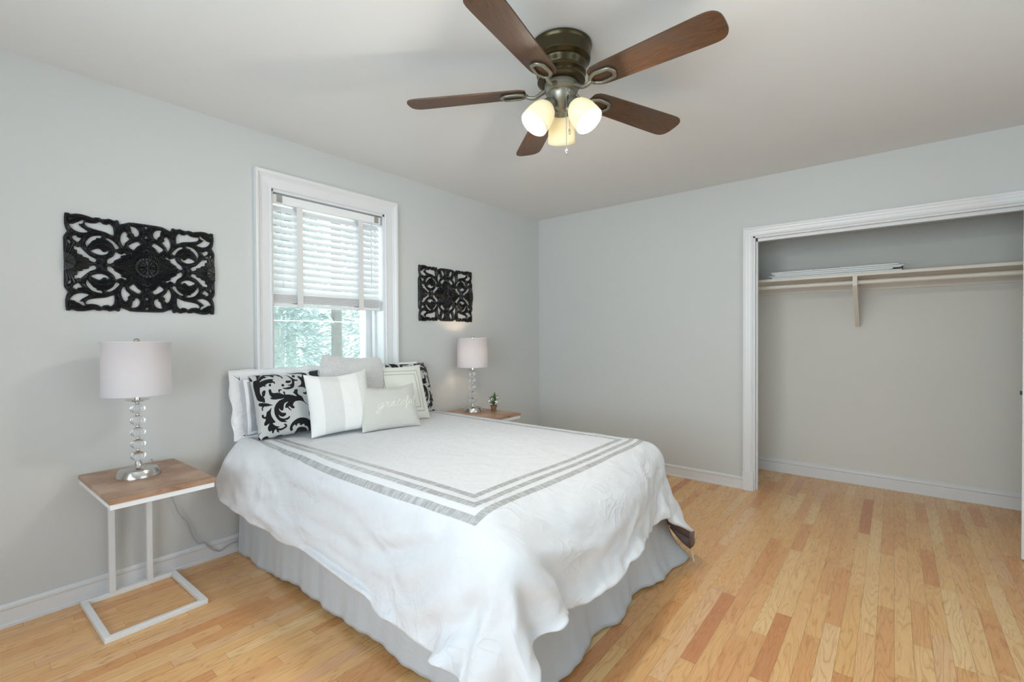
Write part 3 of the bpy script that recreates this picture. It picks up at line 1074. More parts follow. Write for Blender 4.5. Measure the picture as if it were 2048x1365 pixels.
# ------------------------------------------------------------------ table lamps
def table_lamp(loc, rz, label):
    t = thing('table_lamp', loc, label, 'lamp', rz, 'glass ball lamps on the side tables')
    MB().lathe([(.084, 0), (.084, .004), (.070, .030), (.066, .032), (.030, .033), (.024, .036), (.016, .048), (.012, .060), (.010, .066)], 48).build('lamp_base', M['nickel'], t, auto=30)
    z = .066
    for i in range(5):
        V = []
        rr = .0285
        hh = .0215
        mb = MB()
        n = 48
        prof = []
        for j in range(13):
            a = -PI / 2 + PI * j / 12
            prof.append((max(.004, rr * math.cos(a)), hh * math.sin(a)))
        Vv = []
        F = []
        for j, (r_, zz) in enumerate(prof):
            for q in range(n):
                th = 2 * PI * q / n
                r2 = r_ * (1 - .07 * (0.5 + 0.5 * math.cos(th * 12)) * min(1, r_ / .02))
                Vv.append((r2 * math.cos(th), r2 * math.sin(th), z + hh + zz))
        for j in range(12):
            for q in range(n):
                a = j * n + q
                b = j * n + (q + 1) % n
                F.append((a, b, b + n, a + n))
        F.append(tuple(range(n - 1, -1, -1)))
        F.append(tuple(12 * n + q for q in range(n)))
        mesh_obj('glass_ball', Vv, F, M['crystal'], t, True)
        MB().lathe([(.007, z + 2 * hh - .001), (.0085, z + 2 * hh + .004), (.0085, z + 2 * hh + .007), (.007, z + 2 * hh + .012)], 16).build('spacer', M['chrome'], t, smooth=True)
        z += .0535
    z -= .002
    MB().lathe([(.006, z - .004), (.010, z), (.040, z + .008), (.046, z + .012), (.045, z + .013), (.012, z + .010), (.011, z + .03), (.011, z + .055)], 32).build('collar_dish', M['chrome'], t, auto=40)
    # drum shade
    zb, zt_, r = .365, .606, .127
    prof = [(r + .001, zb), (r + .0015, zb + .004), (r, zb + .006), (r - .002, zt_ - .006), (r, zt_ - .004), (r - .001, zt_),
            (r - .004, zt_), (r - .0045, zt_ - .004), (r - .0035, zb + .006), (r - .003, zb)]
    sh = MB().lathe(prof + [prof[0]], 64, caps=False).build('lamp_shade', M['lamp_shade'], t, auto=50)
    mb = MB()
    for a in (0, 2 * PI / 3, 4 * PI / 3):
        mb.tube([(0, 0, zt_ - .012), ((r - .004) * math.cos(a), (r - .004) * math.sin(a), zt_ - .004)], .0016, 6)
    mb.build('shade_spider', M['chrome'], sh)
    mb = MB()
    harp = catmull([(.012, 0, z + .05), (.038, 0, z + .10), (.040, 0, z + .16), (.012, 0, zt_ - .014), (-.012, 0, zt_ - .014), (-.040, 0, z + .16), (-.038, 0, z + .10), (-.012, 0, z + .05)], 5)
    mb.tube(harp, .0015, 6)
    mb.build('harp', M['nickel'], t)
    MB().lathe([(.004, zt_ - .012), (.004, zt_ - .003), (.012, zt_ + .0), (.013, zt_ + .006), (.008, zt_ + .012), (0, zt_ + .014)], 20).build('finial', M['nickel'], t, smooth=True)
    MB().lathe([(.012, z + .05), (.014, z + .07), (.026, z + .09), (.030, z + .108), (.024, z + .128), (0, z + .138)], 20).build('light_bulb', M['bulb'], t, smooth=True)
    return t


LAMPS = [(-3.452, -.262, .600), (-1.222, -.205, .600)]
table_lamp(LAMPS[0], 0.2, 'drum-shaded lamp with stacked glass balls on the left side table')
table_lamp(LAMPS[1], 0.9, 'drum-shaded glass ball lamp beyond the bed, beside the potted flowers')
for i, (x, y, z) in enumerate(LAMPS):
    d = bpy.data.lights.new('table_lamp_light', 'POINT')
    d.energy = (0.3, 2.2)[i]
    d.color = (1.0, 0.72, 0.48)
    d.shadow_soft_size = .03
    lo = bpy.data.objects.new('table_lamp_light', d)
    COL.objects.link(lo)
    lo.location = (x, y, z + .50)

# lamp cord down the wall to the floor behind the bed
pts = [(-3.350, -.022, .612), (-3.330, -.022, .56), (-3.29, -.022, .47), (-3.255, -.024, .36), (-3.235, -.024, .30), (-3.20, -.024, .24), (-3.175, -.024, .16), (-3.150, -.026, .115),
       (-3.125, -.028, .112), (-3.098, -.028, .075), (-3.070, -.028, .048), (-3.045, -.028, .040), (-3.015, -.028, .055), (-2.985, -.028, .062), (-2.955, -.028, .06)]
mb = MB().tube(catmull(pts, 8), .0022, 8, 1.6)
o = mb.build('power_cord', M['cord'], smooth=True)
tag(o, 'thin grey lamp cord trailing down the wall from the left side table', 'cord')

# ------------------------------------------------------------------ potted flowers
pf = thing('potted_flowers', (-1.118, -.345, .600), 'small clay pot of white flowers and green leaves on the far side table', 'plant')
MB().lathe([(0, .001), (.018, 0), (.021, .004), (.025, .036), (.029, .038), (.029, .048), (.026, .048), (.025, .040), (0, .040)], 28).build('pot', M['pot'], pf, auto=35)
MB().lathe([(.025, .041), (.012, .045), (0, .046)], 16).build('soil', M['soil'], pf, smooth=True)


def leaf(mb, base, tip, wdt, up_=Vector((0, 0, 1))):
    b = Vector(base)
    t_ = Vector(tip)
    ax = (t_ - b)
    L = ax.length
    ax.normalize()
    s_ = ax.cross(up_)
    if s_.length < .1:
        s_ = ax.cross(Vector((1, 0, 0)))
    s_.normalize()
    nn = s_.cross(ax)
    V = []
    F = []
    K = 7
    for i in range(K):
        f = i / (K - 1)
        wv = wdt * math.sin(PI * min(.97, f * .95 + .03)) ** .8
        c = b + ax * (L * f) - nn * (.18 * L * f * f) * -1
        V += [c - s_ * wv + nn * wv * .35, c, c + s_ * wv + nn * wv * .35]
    for i in range(K - 1):
        for k in range(2):
            a = i * 3 + k
            F.append((a, a + 1, a + 4, a + 3))
    mb.add(V, F)


rng = random.Random(11)
mb = MB()
for i in range(26):
    a = rng.uniform(0, 2 * PI)
    el = rng.uniform(.15, 1.5)
    L = rng.uniform(.035, .06)
    r_ = rng.uniform(0, .02)
    b = Vector((r_ * math.cos(a), r_ * math.sin(a), .050 + rng.uniform(0, .045)))
    leaf(mb, b, b + Vector((math.cos(a) * math.cos(el), math.sin(a) * math.cos(el), math.sin(el))) * L, .007)
leaf(mb, (.0, 0, .08), (.004, .002, .158), .009)
leaf(mb, (.0, 0, .08), (-.010, .004, .145), .008)
for i in range(6):
    a = i
    mb.tube([(0, 0, .042), (.012 * math.cos(a), .012 * math.sin(a), .08), (.022 * math.cos(a), .022 * math.sin(a), .105)], .0012, 5)
mb.build('foliage', M['leaf'], pf, smooth=True)
for (fx, fy, fz) in ((-.026, -.012, .092), (.022, -.008, .100), (-.006, -.026, .068), (.032, -.020, .072), (-.030, .012, .074), (.008, .016, .115)):
    mb = MB()
    out = Vector((fx, fy, .035)).normalized()
    s1 = out.orthogonal().normalized()
    s2 = out.cross(s1)
    for k in range(7):
        a = 2 * PI * k / 7
        dr_ = (s1 * math.cos(a) + s2 * math.sin(a)) * .9 + out * (.5 if k % 2 else .95)
        leaf(mb, (fx, fy, fz), Vector((fx, fy, fz)) + dr_.normalized() * .021, .0075, out)
    mb.build('flower', M['petal'], pf, smooth=True)

# ------------------------------------------------------------------ bed
bed = thing('bed', (-2.23, -1.0, 0), 'full-size bed under the window with mattress, box spring and low rail', 'bed')


def bb(mb, x0, x1, y0, y1, z0, z1, bev):
    mb.box(x0 + 2.23, x1 + 2.23, y0 + 1.0, y1 + 1.0, z0, z1, bev)


mb = MB()
bb(mb, -2.90, -1.56, -1.90, -.06, .345, .610, .05)
mb.build('mattress', M['ticking'], bed)
mb = MB()
bb(mb, -2.915, -1.545, -1.915, -.055, .15, .340, .015)
mb.build('box_spring', M['ticking'], bed)
mb = MB()
for (x0, x1, y0, y1) in ((-2.925, -2.895, -1.90, -.30), (-1.565, -1.535, -1.90, -.30), (-2.925, -1.535, -1.92, -1.89)):
    bb(mb, x0, x1, y0, y1, .004, .14, .004)
mb.build('bed_rail', M['bed_rail'], bed)
mb = MB()
bb(mb, -2.945, -2.925, -.425, -.405, .0, .045, .004)
mb.build('bed_foot', M['black'], bed)


# bed skirt: gathered cloth round three sides
def skirt():
    path = [(-2.945, -.04), (-2.945, -1.945), (-1.515, -1.945), (-1.515, -.04)]
    P = []
    for (a, b) in zip(path[:-1], path[1:]):
        L = math.hypot(b[0] - a[0], b[1] - a[1])
        n = int(L / .008)
        tx, ty = (b[0] - a[0]) / L, (b[1] - a[1]) / L
        for i in range(n + (1 if b == path[-1] else 0)):
            s_ = i / n * L
            P.append((a[0] + tx * s_, a[1] + ty * s_, -(-ty), -tx * 1.0, s_, L))
    V = []
    rows = 22
    for j in range(rows):
        f = j / (rows - 1)
        for k, (x, y, nx_, ny_, s_, L) in enumerate(P):
            seg = 0 if k * .008 < 1.9 else (1 if k * .008 < 3.33 else 2)
            out = {0: Vector((-1, 0, 0)), 1: Vector((0, -1, 0)), 2: Vector((1, 0, 0))}[seg]
            tot = k * .008
            # round the corner direction
            for cpos, o1, o2 in ((1.905, Vector((-1, 0, 0)), Vector((0, -1, 0))), (3.335, Vector((0, -1, 0)), Vector((1, 0, 0)))):
                dd = tot - cpos
                if abs(dd) < .12:
                    q = .5 + dd / .24
                    out = (o1 * (1 - q) + o2 * q).normalized()
            amp = f ** 1.4
            rip = .004 * math.sin(tot * 27 + 1.3 * math.sin(tot * 7)) + .002 * math.sin(tot * 67 + 2)
            fl = .0
            if seg == 0:
                base_z = .0 + .035 * min(1, max(0, (s_ - .3) / .3)) + .005 * math.sin(tot * 11)
                fl = .012 * f
            elif seg == 1:
                u = s_ / L
                base_z = .006 + .006 * (0.5 + .5 * math.sin(tot * 9))
                fl = .03 * f * f + .02 * f ** 3 * (1 + math.sin(tot * 17))
                fl += .09 * max(0, 1 - abs(dd_corner(tot)) / .30) * f ** 3
                fl += .05 * f ** 2 * max(0, 1 - tot_dist(tot) / .35)
            else:
                base_z = .01
                fl = .02 * f + .06 * max(0, 1 - (tot - 3.335) / .2) * f ** 3
            z_ = .335 * (1 - f) + base_z * f
            off = fl + rip * amp * 1.3
            V.append((x + out.x * off, y + out.y * off, z_))
    n = len(P)
    F = []
    for j in range(rows - 1):
        for k in range(n - 1):
            a = j * n + k
            F.append((a, a + 1, a + 1 + n, a + n))
    o = mesh_obj('bed_skirt', V, F, M['skirt'], None, True)
    md = o.modifiers.new('thickness', 'SOLIDIFY')
    md.thickness = .002
    return o


def dd_corner(t_):
    return t_ - 3.335


def tot_dist(t_):
    return abs(t_ - 2.0)


tag(skirt(), 'pale grey bed skirt hanging to the floor around the bed', 'bed skirt')

# comforter: draped cloth surface, a grid of points in millimetres; each row lists x, y, z steps along the row
DRAPE = [
[-3087, 55, 42, 2, -12, -7, 14, 21, 40, 6, 34, 42, 29, 35, 21, 23, 28, 34, 27, 37, 34, 33, 39, 33, 34, 36, 35, 38, 29, 32, 37, 33, 34, 32, 32, 31, 30, 32, 29, 33, 34, 24,
35, 33, 28, 35, 24, 14, 20, 23, 17, 23, 28, 29, 29, 34, 24, 17, 32, 28, -2050, -8, -22, -24, -23, -28, -10, 0, 29, 38, 28, -40, -27, -4, 26, 3, 35, -5, 1, -23, -10, -8,
-2, 0, -8, 7, -1, 8, 5, -6, -6, 9, -2, 18, 9, 6, 17, -1, 25, -8, 8, 19, -13, -2, 2, -12, -19, 21, 1, -2, -9, -13, -22, -13, -2, 4, 2, 5, 9, 15, 101, 18, 20, 25, 29, 21,
27, 30, 6, 22, 9, 21, -7, 22, -9, -1, -13, -16, 0, -5, 15, 2, 6, -16, 8, -9, 7, -1, 26, -10, 5, -6, 14, -15, 18, -8, -15, -9, -1, 3, -4, 5, 3, 2, 0, 0, -4, 3, -28, -13,
-8, -13, -13, -18, -17, -11, -25, -27, -17, -18],
[-3112, 43, 32, 43, -8, -3, -4, 27, 36, 16, 27, 28, 47, 27, 36, 20, 33, 27, 37, 32, 36, 35, 35, 38, 33, 35, 30, 32, 34, 37, 30, 36, 36, 28, 30, 32, 39, 32, 32, 27, 32,
34, 26, 36, 28, 29, 30, 34, 11, 23, 28, 21, 22, 24, 24, 33, 14, 20, 23, 17, -2038, -9, -15, -16, -23, -17, -29, 1, 26, 22, 50, -29, -40, 6, 5, 29, 6, -2, -11, -6, -5, 12,
-16, 1, -4, -5, -8, 22, -1, 6, -10, 3, -3, 7, 18, 21, 3, -17, 6, 24, -5, 4, 19, 0, -23, -9, -11, 2, 25, 2, 0, -26, -6, -13, -8, 7, 7, 5, 9, 2, 129, 9, 22, 23, 24, 28, 27,
22, 9, 18, 13, 7, 9, 12, 11, -11, -10, -5, 1, -5, -3, -1, 3, -3, 3, 2, 6, 0, 4, 4, 6, 1, 4, 0, -3, -4, 0, -3, -6, 0, 3, -3, 4, -3, 10, -1, -3, -12, -21, -14, -23, 0, -22,
-15, -17, -15, -25, -24, -22, -14],
[-3099, -1, 19, 48, 40, 1, -16, 12, 33, 19, 26, 31, 45, 39, 23, 29, 32, 34, 34, 37, 36, 35, 32, 36, 35, 36, 34, 34, 32, 33, 29, 39, 30, 37, 32, 35, 31, 36, 32, 31, 29,
32, 34, 30, 34, 23, 27, 32, 20, 26, 29, 25, 24, 22, 15, 14, 25, 15, 26, 24, -2007, -13, -27, -8, -12, -20, -33, -8, 5, 12, 51, -6, -32, -24, 24, 10, 18, 13, -4, -6, -11,
-3, -5, 5, -14, 3, -1, -2, 4, -5, 21, -2, 9, -3, 10, -5, 9, -5, 7, 8, 16, 5, -9, 8, 10, -17, -1, -4, 16, 1, -15, 4, -14, -10, 0, 8, 4, 11, 7, 5, 143, 21, 22, 18, 24, 24,
27, 19, 21, 19, 10, 10, 8, 19, 6, -9, -7, -11, -6, 2, 2, 4, -1, -3, 7, -3, 2, -1, 7, 5, 3, -1, 1, 1, -5, 5, -3, 1, -4, -2, -1, -3, 5, 1, -4, 6, -10, -8, -19, -19, -13,
-16, -14, -21, -16, -27, -19, -21, -20, -26],
[-3114, 1, 14, 26, 32, 44, -6, 3, 27, 20, 25, 30, 46, 39, 31, 19, 35, 34, 35, 37, 37, 37, 35, 38, 38, 35, 33, 36, 32, 37, 30, 35, 32, 33, 36, 33, 35, 33, 34, 30, 34, 32,
32, 30, 26, 32, 30, 25, 32, 17, 30, 30, 26, 24, 25, 2, 26, 13, 19, 15, -1988, -11, -19, -20, -23, -6, -27, -16, 4, 3, 31, 22, -46, -7, 1, 34, 18, -5, -8, -5, -2, -5, -1,
3, -4, 0, 0, -2, 0, 3, -11, 4, 16, 14, -4, 9, -1, 7, -4, 11, 2, 7, 4, 7, 9, -9, -13, 17, -13, 9, -14, -3, -2, -8, -9, 18, 5, 13, 16, 8, 166, 21, 19, 21, 25, 23, 24, 20,
17, 25, 19, 3, 15, 15, 3, -8, -6, -5, -3, 3, 2, 1, 0, -1, -3, 3, 1, 3, 4, -3, 6, 3, 6, -7, -3, 2, -1, -1, -1, -1, -3, 0, -1, -5, 1, 5, -5, -18, -10, -15, -13, -19, -22,
-19, -20, -20, -27, -24, -26, -24],
[-3101, 2, 2, 10, 13, 36, 40, -5, 15, 24, 23, 30, 44, 42, 30, 28, 29, 35, 36, 39, 35, 37, 38, 39, 38, 35, 35, 36, 35, 39, 38, 31, 32, 35, 34, 32, 37, 32, 35, 30, 32, 35,
32, 29, 27, 33, 28, 32, 28, 25, 27, 28, 24, 27, 25, 5, 11, 13, 6, 26, -1963, -15, -17, -16, -23, -23, -14, -22, -2, 8, 14, 30, -48, -19, 14, 30, 17, -11, -5, 0, -2, 0,
-10, -10, -3, 8, 3, 2, -1, 8, 5, -9, -8, 8, 12, 6, 3, 7, 7, 8, 14, 0, 7, -10, 22, 3, -14, 2, 3, 3, -18, 1, -3, -6, 1, 18, 7, 14, 16, 10, 186, 21, 18, 23, 25, 29, 21, 24,
16, 22, 21, 8, 15, 14, 4, -4, -8, -2, 0, 2, -1, 0, -2, 1, -1, -1, 4, 6, 0, -2, -2, 5, 6, -5, -2, 5, -3, 0, -5, 0, 0, -7, 0, 3, 0, -4, -3, -17, -7, -19, -10, -21, -21,
-20, -25, -27, -29, -27, -27, -17],
[-3073, -7, -4, 0, 11, 22, 26, 26, -3, 20, 30, 25, 44, 40, 27, 32, 38, 35, 36, 37, 38, 38, 39, 38, 37, 36, 35, 39, 40, 40, 38, 36, 35, 32, 33, 33, 36, 36, 31, 34, 35, 32,
30, 32, 29, 31, 29, 29, 30, 27, 29, 25, 22, 30, 19, 17, 0, 3, 11, 17, -1940, -24, -17, -13, -10, -24, -15, -24, -14, -8, 13, 27, -39, -13, 29, 28, -7, -18, 0, -5, -6, -4,
5, 4, -1, -5, -6, 3, 4, 4, 3, 7, 7, -9, 8, 5, 6, 2, 16, -2, 4, 7, 16, 14, -13, 10, 5, -6, -5, -10, 2, 7, 1, -3, 7, 11, 13, 14, 14, 18, 214, 16, 20, 22, 22, 24, 26, 24,
26, 15, 23, 16, 13, 14, -5, -3, 4, -2, 0, 0, 1, -3, -4, -2, 3, 3, 3, -3, 0, -1, 3, 3, 1, 4, -2, 4, -6, -2, 0, 1, -7, 0, -2, -6, 2, -3, -4, -9, -14, -13, -18, -22, -21,
-16, -31, -28, -31, -26, -26, -23],
[-3071, 16, -9, -5, 2, 18, 11, 27, 27, -6, 22, 28, 40, 41, 29, 36, 36, 37, 39, 39, 37, 38, 39, 37, 37, 36, 39, 39, 40, 40, 40, 39, 38, 37, 33, 32, 36, 36, 33, 29, 31, 36,
36, 27, 35, 32, 32, 31, 28, 28, 26, 25, 16, 16, 31, 1, 7, 8, 0, 26, -1945, 0, -21, -12, -13, -7, -14, -22, -13, -24, -6, 21, -30, 2, 26, 3, -18, 1, -4, 4, 10, 7, 0, -3,
-4, -3, 3, -3, 2, 0, 2, -3, 0, 9, 3, 4, 5, 1, 5, 14, 13, 2, 0, 20, -3, -5, 2, 6, 6, -14, 1, 4, 12, 10, -2, 12, 13, 13, 16, 10, 234, 19, 20, 22, 24, 18, 28, 21, 23, 28,
23, 22, 14, 9, -2, 0, 1, 1, 0, -3, -8, -5, 3, 4, 2, 1, -1, 2, 1, 2, 2, 2, 0, 0, 1, 2, -4, -4, 2, 3, -10, 1, -3, 0, -4, -6, -7, -6, -12, -13, -25, -22, -24, -26, -18, -32,
-32, -28, -26, -14],
[-3098, 29, 17, 2, -8, 5, 10, 11, 22, 23, 5, 30, 38, 41, 33, 38, 37, 39, 37, 38, 39, 37, 39, 37, 38, 39, 40, 40, 39, 40, 40, 40, 40, 38, 37, 35, 35, 36, 32, 32, 34, 32,
35, 31, 32, 35, 34, 34, 29, 27, 25, 17, 22, 18, 9, 1, 19, 13, -7, 12, -1936, -3, -12, -12, -17, -19, -2, -13, -18, -7, -17, 1, -11, -4, 15, -8, 7, 2, 10, 6, -1, -5, 1,
-2, -2, -3, -1, 1, -1, -1, 0, 2, 2, 8, 5, 0, 6, -2, 6, 9, 8, -2, 10, 5, 6, 9, -9, -2, 6, 10, -1, 12, 5, 4, 8, 18, 9, 11, 21, 14, 263, 7, 26, 24, 25, 22, 17, 25, 29, 25,
25, 23, 17, 12, -2, 0, -3, 0, -10, -5, 2, 3, 3, 2, 3, 2, 2, 1, 2, 2, 1, 0, -2, -2, -1, 3, -6, -2, 3, 0, -7, 2, -6, 1, -3, -4, -7, -9, -11, -22, -22, -28, -17, -25, -25,
-34, -27, -30, -24, -27],
[-3124, 29, 28, 14, 30, 9, -6, 9, -8, 11, 20, 28, 33, 41, 38, 38, 37, 39, 40, 39, 37, 38, 38, 38, 40, 40, 40, 40, 40, 40, 40, 40, 39, 38, 38, 41, 39, 38, 31, 31, 36, 34,
34, 33, 33, 32, 34, 33, 33, 28, 25, 9, 24, 13, 27, 0, 2, 3, -13, 14, -1904, -12, -9, -14, -16, -13, -9, -12, -17, -14, -11, -7, -9, -1, 9, 7, 6, 8, 0, -2, -5, -4, 4, -5,
1, 0, 0, 0, 1, 3, 0, 0, 6, 1, 0, 1, 1, 2, 9, 8, 4, 1, 2, 3, 6, 2, 7, -6, 2, 14, 2, 20, 5, 12, 4, 8, 18, 11, 8, 25, 281, 10, 21, 29, 8, 24, 37, 19, 32, 29, 27, 23, 22, 9,
-3, -7, -5, -5, 2, 2, 3, 4, -3, 8, 2, 1, 2, 1, 1, -1, 1, 0, -4, -2, 6, -2, -4, -9, 3, 0, -4, 1, -1, -1, -3, -2, -5, -7, -16, -23, -23, -30, -24, -33, -27, -23, -29, -29,
-30, -20],
[-3129, 22, 27, 25, 22, 27, 7, -7, -11, 9, 9, 30, 35, 40, 40, 37, 40, 40, 39, 38, 38, 40, 37, 40, 40, 39, 40, 40, 40, 41, 40, 39, 40, 40, 39, 40, 40, 39, 35, 33, 33, 36,
39, 34, 34, 34, 33, 35, 35, 28, 13, 21, 21, 9, -3, 6, 1, -2, -1, -2, -1869, -13, -18, -11, -11, -10, -11, -20, -14, -11, -15, -6, -5, 1, 5, 8, 3, -1, 4, -2, -1, 2, -7, 2,
2, 1, 0, 0, 1, 1, 1, 1, 2, 0, 1, 0, 2, 4, -1, 6, 14, -9, 0, 1, 3, 3, 2, -1, -2, 12, 22, 6, 5, 18, 14, 13, 8, 15, 11, 11, 278, 17, 14, 23, 25, 20, 36, 27, 36, 32, 36, 23,
17, 8, -1, -8, 1, 2, -2, 1, 1, -2, 8, 1, 0, 2, 2, 2, 1, 0, 0, 0, -3, 1, 0, -5, -5, -6, 5, -1, -6, 10, -4, -1, -1, -3, -3, -8, -14, -22, -28, -29, -27, -33, -30, -33, -29,
-24, -34, -34],
[-3106, 18, 21, 29, 3, -12, 18, -4, 11, 11, 16, 21, 35, 40, 40, 40, 40, 39, 38, 38, 38, 40, 39, 39, 40, 41, 40, 40, 40, 41, 40, 40, 41, 40, 40, 38, 36, 40, 36, 38, 40,
37, 36, 32, 34, 36, 35, 38, 36, 24, 19, 16, 8, 1, 6, 16, -15, -12, 16, 4, -1843, -14, -11, -11, -13, -15, -5, -16, -11, -13, -10, -11, -5, 0, 4, 1, 4, 5, 1, -1, -3, 2, 0,
-2, -1, 0, 1, 0, 0, 1, 1, 0, 0, 0, 0, 6, 1, 1, 2, -4, -5, 10, 7, 4, -2, -1, -2, -3, 4, 18, 12, 11, 16, 13, 12, 15, 9, 14, 13, 12, 266, 23, 20, 15, 34, 29, 32, 33, 35, 35,
32, 32, 19, 8, -2, 3, -2, -5, 0, 1, 3, -5, 0, 6, 5, 2, 3, 1, 1, 0, 0, -1, -2, -4, -4, -7, 2, 2, -2, 9, 1, -7, -3, 0, 3, 1, 0, -5, -18, -27, -28, -29, -34, -33, -30, -29,
-31, -31, -30, -32],
[-3069, 3, 15, 8, -1, -2, -4, 18, 4, 13, 18, 23, 33, 40, 39, 40, 39, 40, 38, 40, 38, 40, 40, 40, 40, 40, 40, 40, 40, 40, 40, 40, 40, 40, 40, 40, 37, 36, 40, 40, 40, 39,
38, 34, 35, 36, 36, 39, 32, 26, 14, 10, 3, 3, 1, 1, 12, -2, 2, 1, -1837, 5, -8, -7, -12, -13, -12, -9, -8, -12, -10, -8, -6, -1, 3, 2, 1, 3, -1, 0, -3, -5, -1, 0, -1, 0,
0, 0, 0, 0, 1, 1, 1, 1, 2, 3, 2, 1, 0, 0, 0, 1, -3, 8, 2, 1, -1, -1, 9, 11, 11, 15, 14, 15, 9, 11, 15, 12, 9, 17, 254, 29, 22, 27, 35, 31, 33, 31, 34, 36, 32, 31, 20, 10,
-3, 0, 2, 2, 2, -1, 0, 2, -1, -1, -1, 0, -1, 1, 0, 0, 1, 1, 0, 1, 2, -1, 3, 3, -1, -2, -2, -3, 11, -8, 2, 2, 0, -2, -23, -23, -31, -31, -35, -32, -33, -35, -22, -32, -28,
-28],
[-3055, 12, 16, -4, -15, -3, 5, 9, 11, 10, 16, 26, 33, 37, 38, 40, 39, 40, 39, 40, 40, 39, 40, 40, 40, 40, 40, 40, 39, 40, 40, 40, 39, 40, 40, 40, 37, 39, 40, 40, 40, 40,
40, 39, 33, 32, 37, 39, 34, 23, 16, 3, 7, 7, -6, 3, -2, 21, 1, 8, -1804, -2, -8, 0, -10, -12, -9, -9, -10, -9, -9, -9, -4, -4, -1, 0, 0, -1, 0, 1, 0, -2, -1, 0, 0, 0, 0,
0, 0, 0, 1, 1, 0, 0, 1, 3, 4, 4, 0, 0, 0, -1, -2, -5, 5, 6, 4, 1, 3, 15, 10, 14, 13, 15, 9, 11, 9, 8, 15, -1, 240, 32, 30, 34, 31, 33, 34, 34, 35, 35, 33, 28, 21, 13, 9,
3, 1, 0, 0, -2, -1, 0, 0, 0, 0, 0, 0, 0, 0, -1, 1, -1, 1, 2, 3, -1, -1, -2, 0, -1, 0, 1, 1, 9, -4, -1, -2, -4, -20, -25, -32, -35, -29, -29, -36, -31, -37, -27, -22,
-25],
[-3048, 15, 7, -11, -13, 6, 10, 13, 5, 8, 17, 22, 36, 31, 37, 40, 40, 40, 39, 39, 40, 40, 40, 40, 39, 40, 40, 39, 40, 40, 40, 39, 40, 40, 40, 38, 39, 40, 40, 40, 40, 39,
40, 41, 37, 36, 32, 35, 36, 20, 18, -1, 10, 3, 1, 7, 4, 16, 10, 16, -1767, -4, -5, -5, -8, -10, -10, -11, -7, -8, -8, -6, -5, -3, -2, -1, 0, -1, -1, -1, 0, 0, 0, 0, 0, 0,
0, 0, 1, 0, 0, 0, 0, 0, 0, 1, 0, 0, 0, 0, 0, 0, 0, 0, 0, 8, 8, 5, 3, 8, 13, 15, 11, 12, 10, 7, 9, 4, 11, -3, 231, 34, 34, 35, 32, 35, 33, 32, 36, 36, 32, 32, 14, 22, 12,
3, 0, 0, -1, 0, -1, 0, -2, 1, -1, 1, -1, -1, 1, 0, 1, 1, 0, -1, 0, 0, 2, 1, 0, 0, 0, 0, 1, 0, 4, 6, -11, -7, -17, -28, -27, -33, -31, -33, -34, -33, -30, -21, -28, -27],
[-3052, 20, -5, -6, 0, 12, 9, 6, 4, 13, 21, 15, 30, 31, 38, 39, 40, 39, 40, 40, 39, 40, 40, 39, 40, 40, 39, 40, 40, 39, 40, 39, 40, 40, 39, 40, 40, 39, 40, 40, 39, 40,
40, 39, 40, 39, 36, 29, 30, 27, 12, 14, -10, 10, 3, -1, 11, 14, 23, 8, -1732, -3, -5, -5, -7, -12, -11, -6, -8, -8, -8, -3, -6, -2, -2, -4, 0, 0, 0, 0, 0, 0, 0, 0, 0, 0,
0, 0, 0, 0, 0, 0, 0, 0, 0, 0, 0, 0, 0, 0, 0, 0, 0, 0, 0, 2, 9, 10, 5, 7, 7, 14, 15, 10, 6, 9, 7, 3, 8, 2, 238, 26, 34, 34, 34, 31, 32, 38, 34, 33, 30, 34, 18, 24, 8, -1,
0, 1, 1, 0, 0, 0, 1, -2, 0, 0, -1, 0, -1, -1, -1, 0, 0, 0, 0, 1, 0, 1, 1, 0, 1, 1, 0, 0, 1, 1, 8, -12, -18, -25, -34, -26, -31, -33, -31, -30, -30, -27, -21, -29],
[-3051, 13, -2, 0, 12, 10, 8, -4, 8, 22, 12, 17, 22, 32, 37, 39, 40, 39, 40, 40, 39, 40, 40, 39, 40, 40, 39, 40, 40, 39, 40, 39, 40, 40, 39, 40, 40, 39, 40, 40, 39, 40,
40, 39, 40, 38, 33, 35, 29, 23, 15, 11, 13, -9, 4, 1, 5, 8, 14, 24, -1699, 0, -4, -8, -8, -10, -8, -7, -7, -10, -4, -5, -2, -3, -3, -2, 0, 0, 0, 0, 0, 0, 0, 0, 0, 0, 0,
0, 0, 0, 0, 0, 0, 0, 0, 0, 0, 0, 0, 0, 0, 0, 0, 0, 0, 1, 7, 6, 8, 6, 6, 11, 12, 13, 5, 9, 7, 3, 2, 8, 236, 32, 29, 33, 31, 33, 34, 36, 35, 29, 35, 24, 32, 19, 11, -2, 0,
1, 1, 0, 0, 0, 0, 1, -1, -2, 0, -1, -1, -1, 0, -1, 0, 1, 1, -1, 1, 0, 3, -1, 1, 1, 0, 1, -1, 3, 0, -5, -19, -25, -32, -30, -29, -31, -33, -29, -29, -29, -30, -22],
[-3043, 6, 3, 7, 13, 9, -9, 3, 19, 20, -5, 23, 23, 30, 36, 40, 40, 39, 40, 40, 39, 40, 40, 39, 40, 40, 39, 40, 40, 39, 40, 39, 40, 40, 39, 40, 40, 39, 40, 40, 39, 40, 40,
39, 40, 39, 38, 32, 28, 24, 14, 3, 11, 2, 2, 3, -1, 8, 6, 4, -1663, -2, -3, -6, -11, -9, -6, -6, -9, -7, -5, -1, -5, -2, -3, -1, 0, 0, 0, 0, 0, 0, 0, 0, 0, 0, 0, 0, 0, 0,
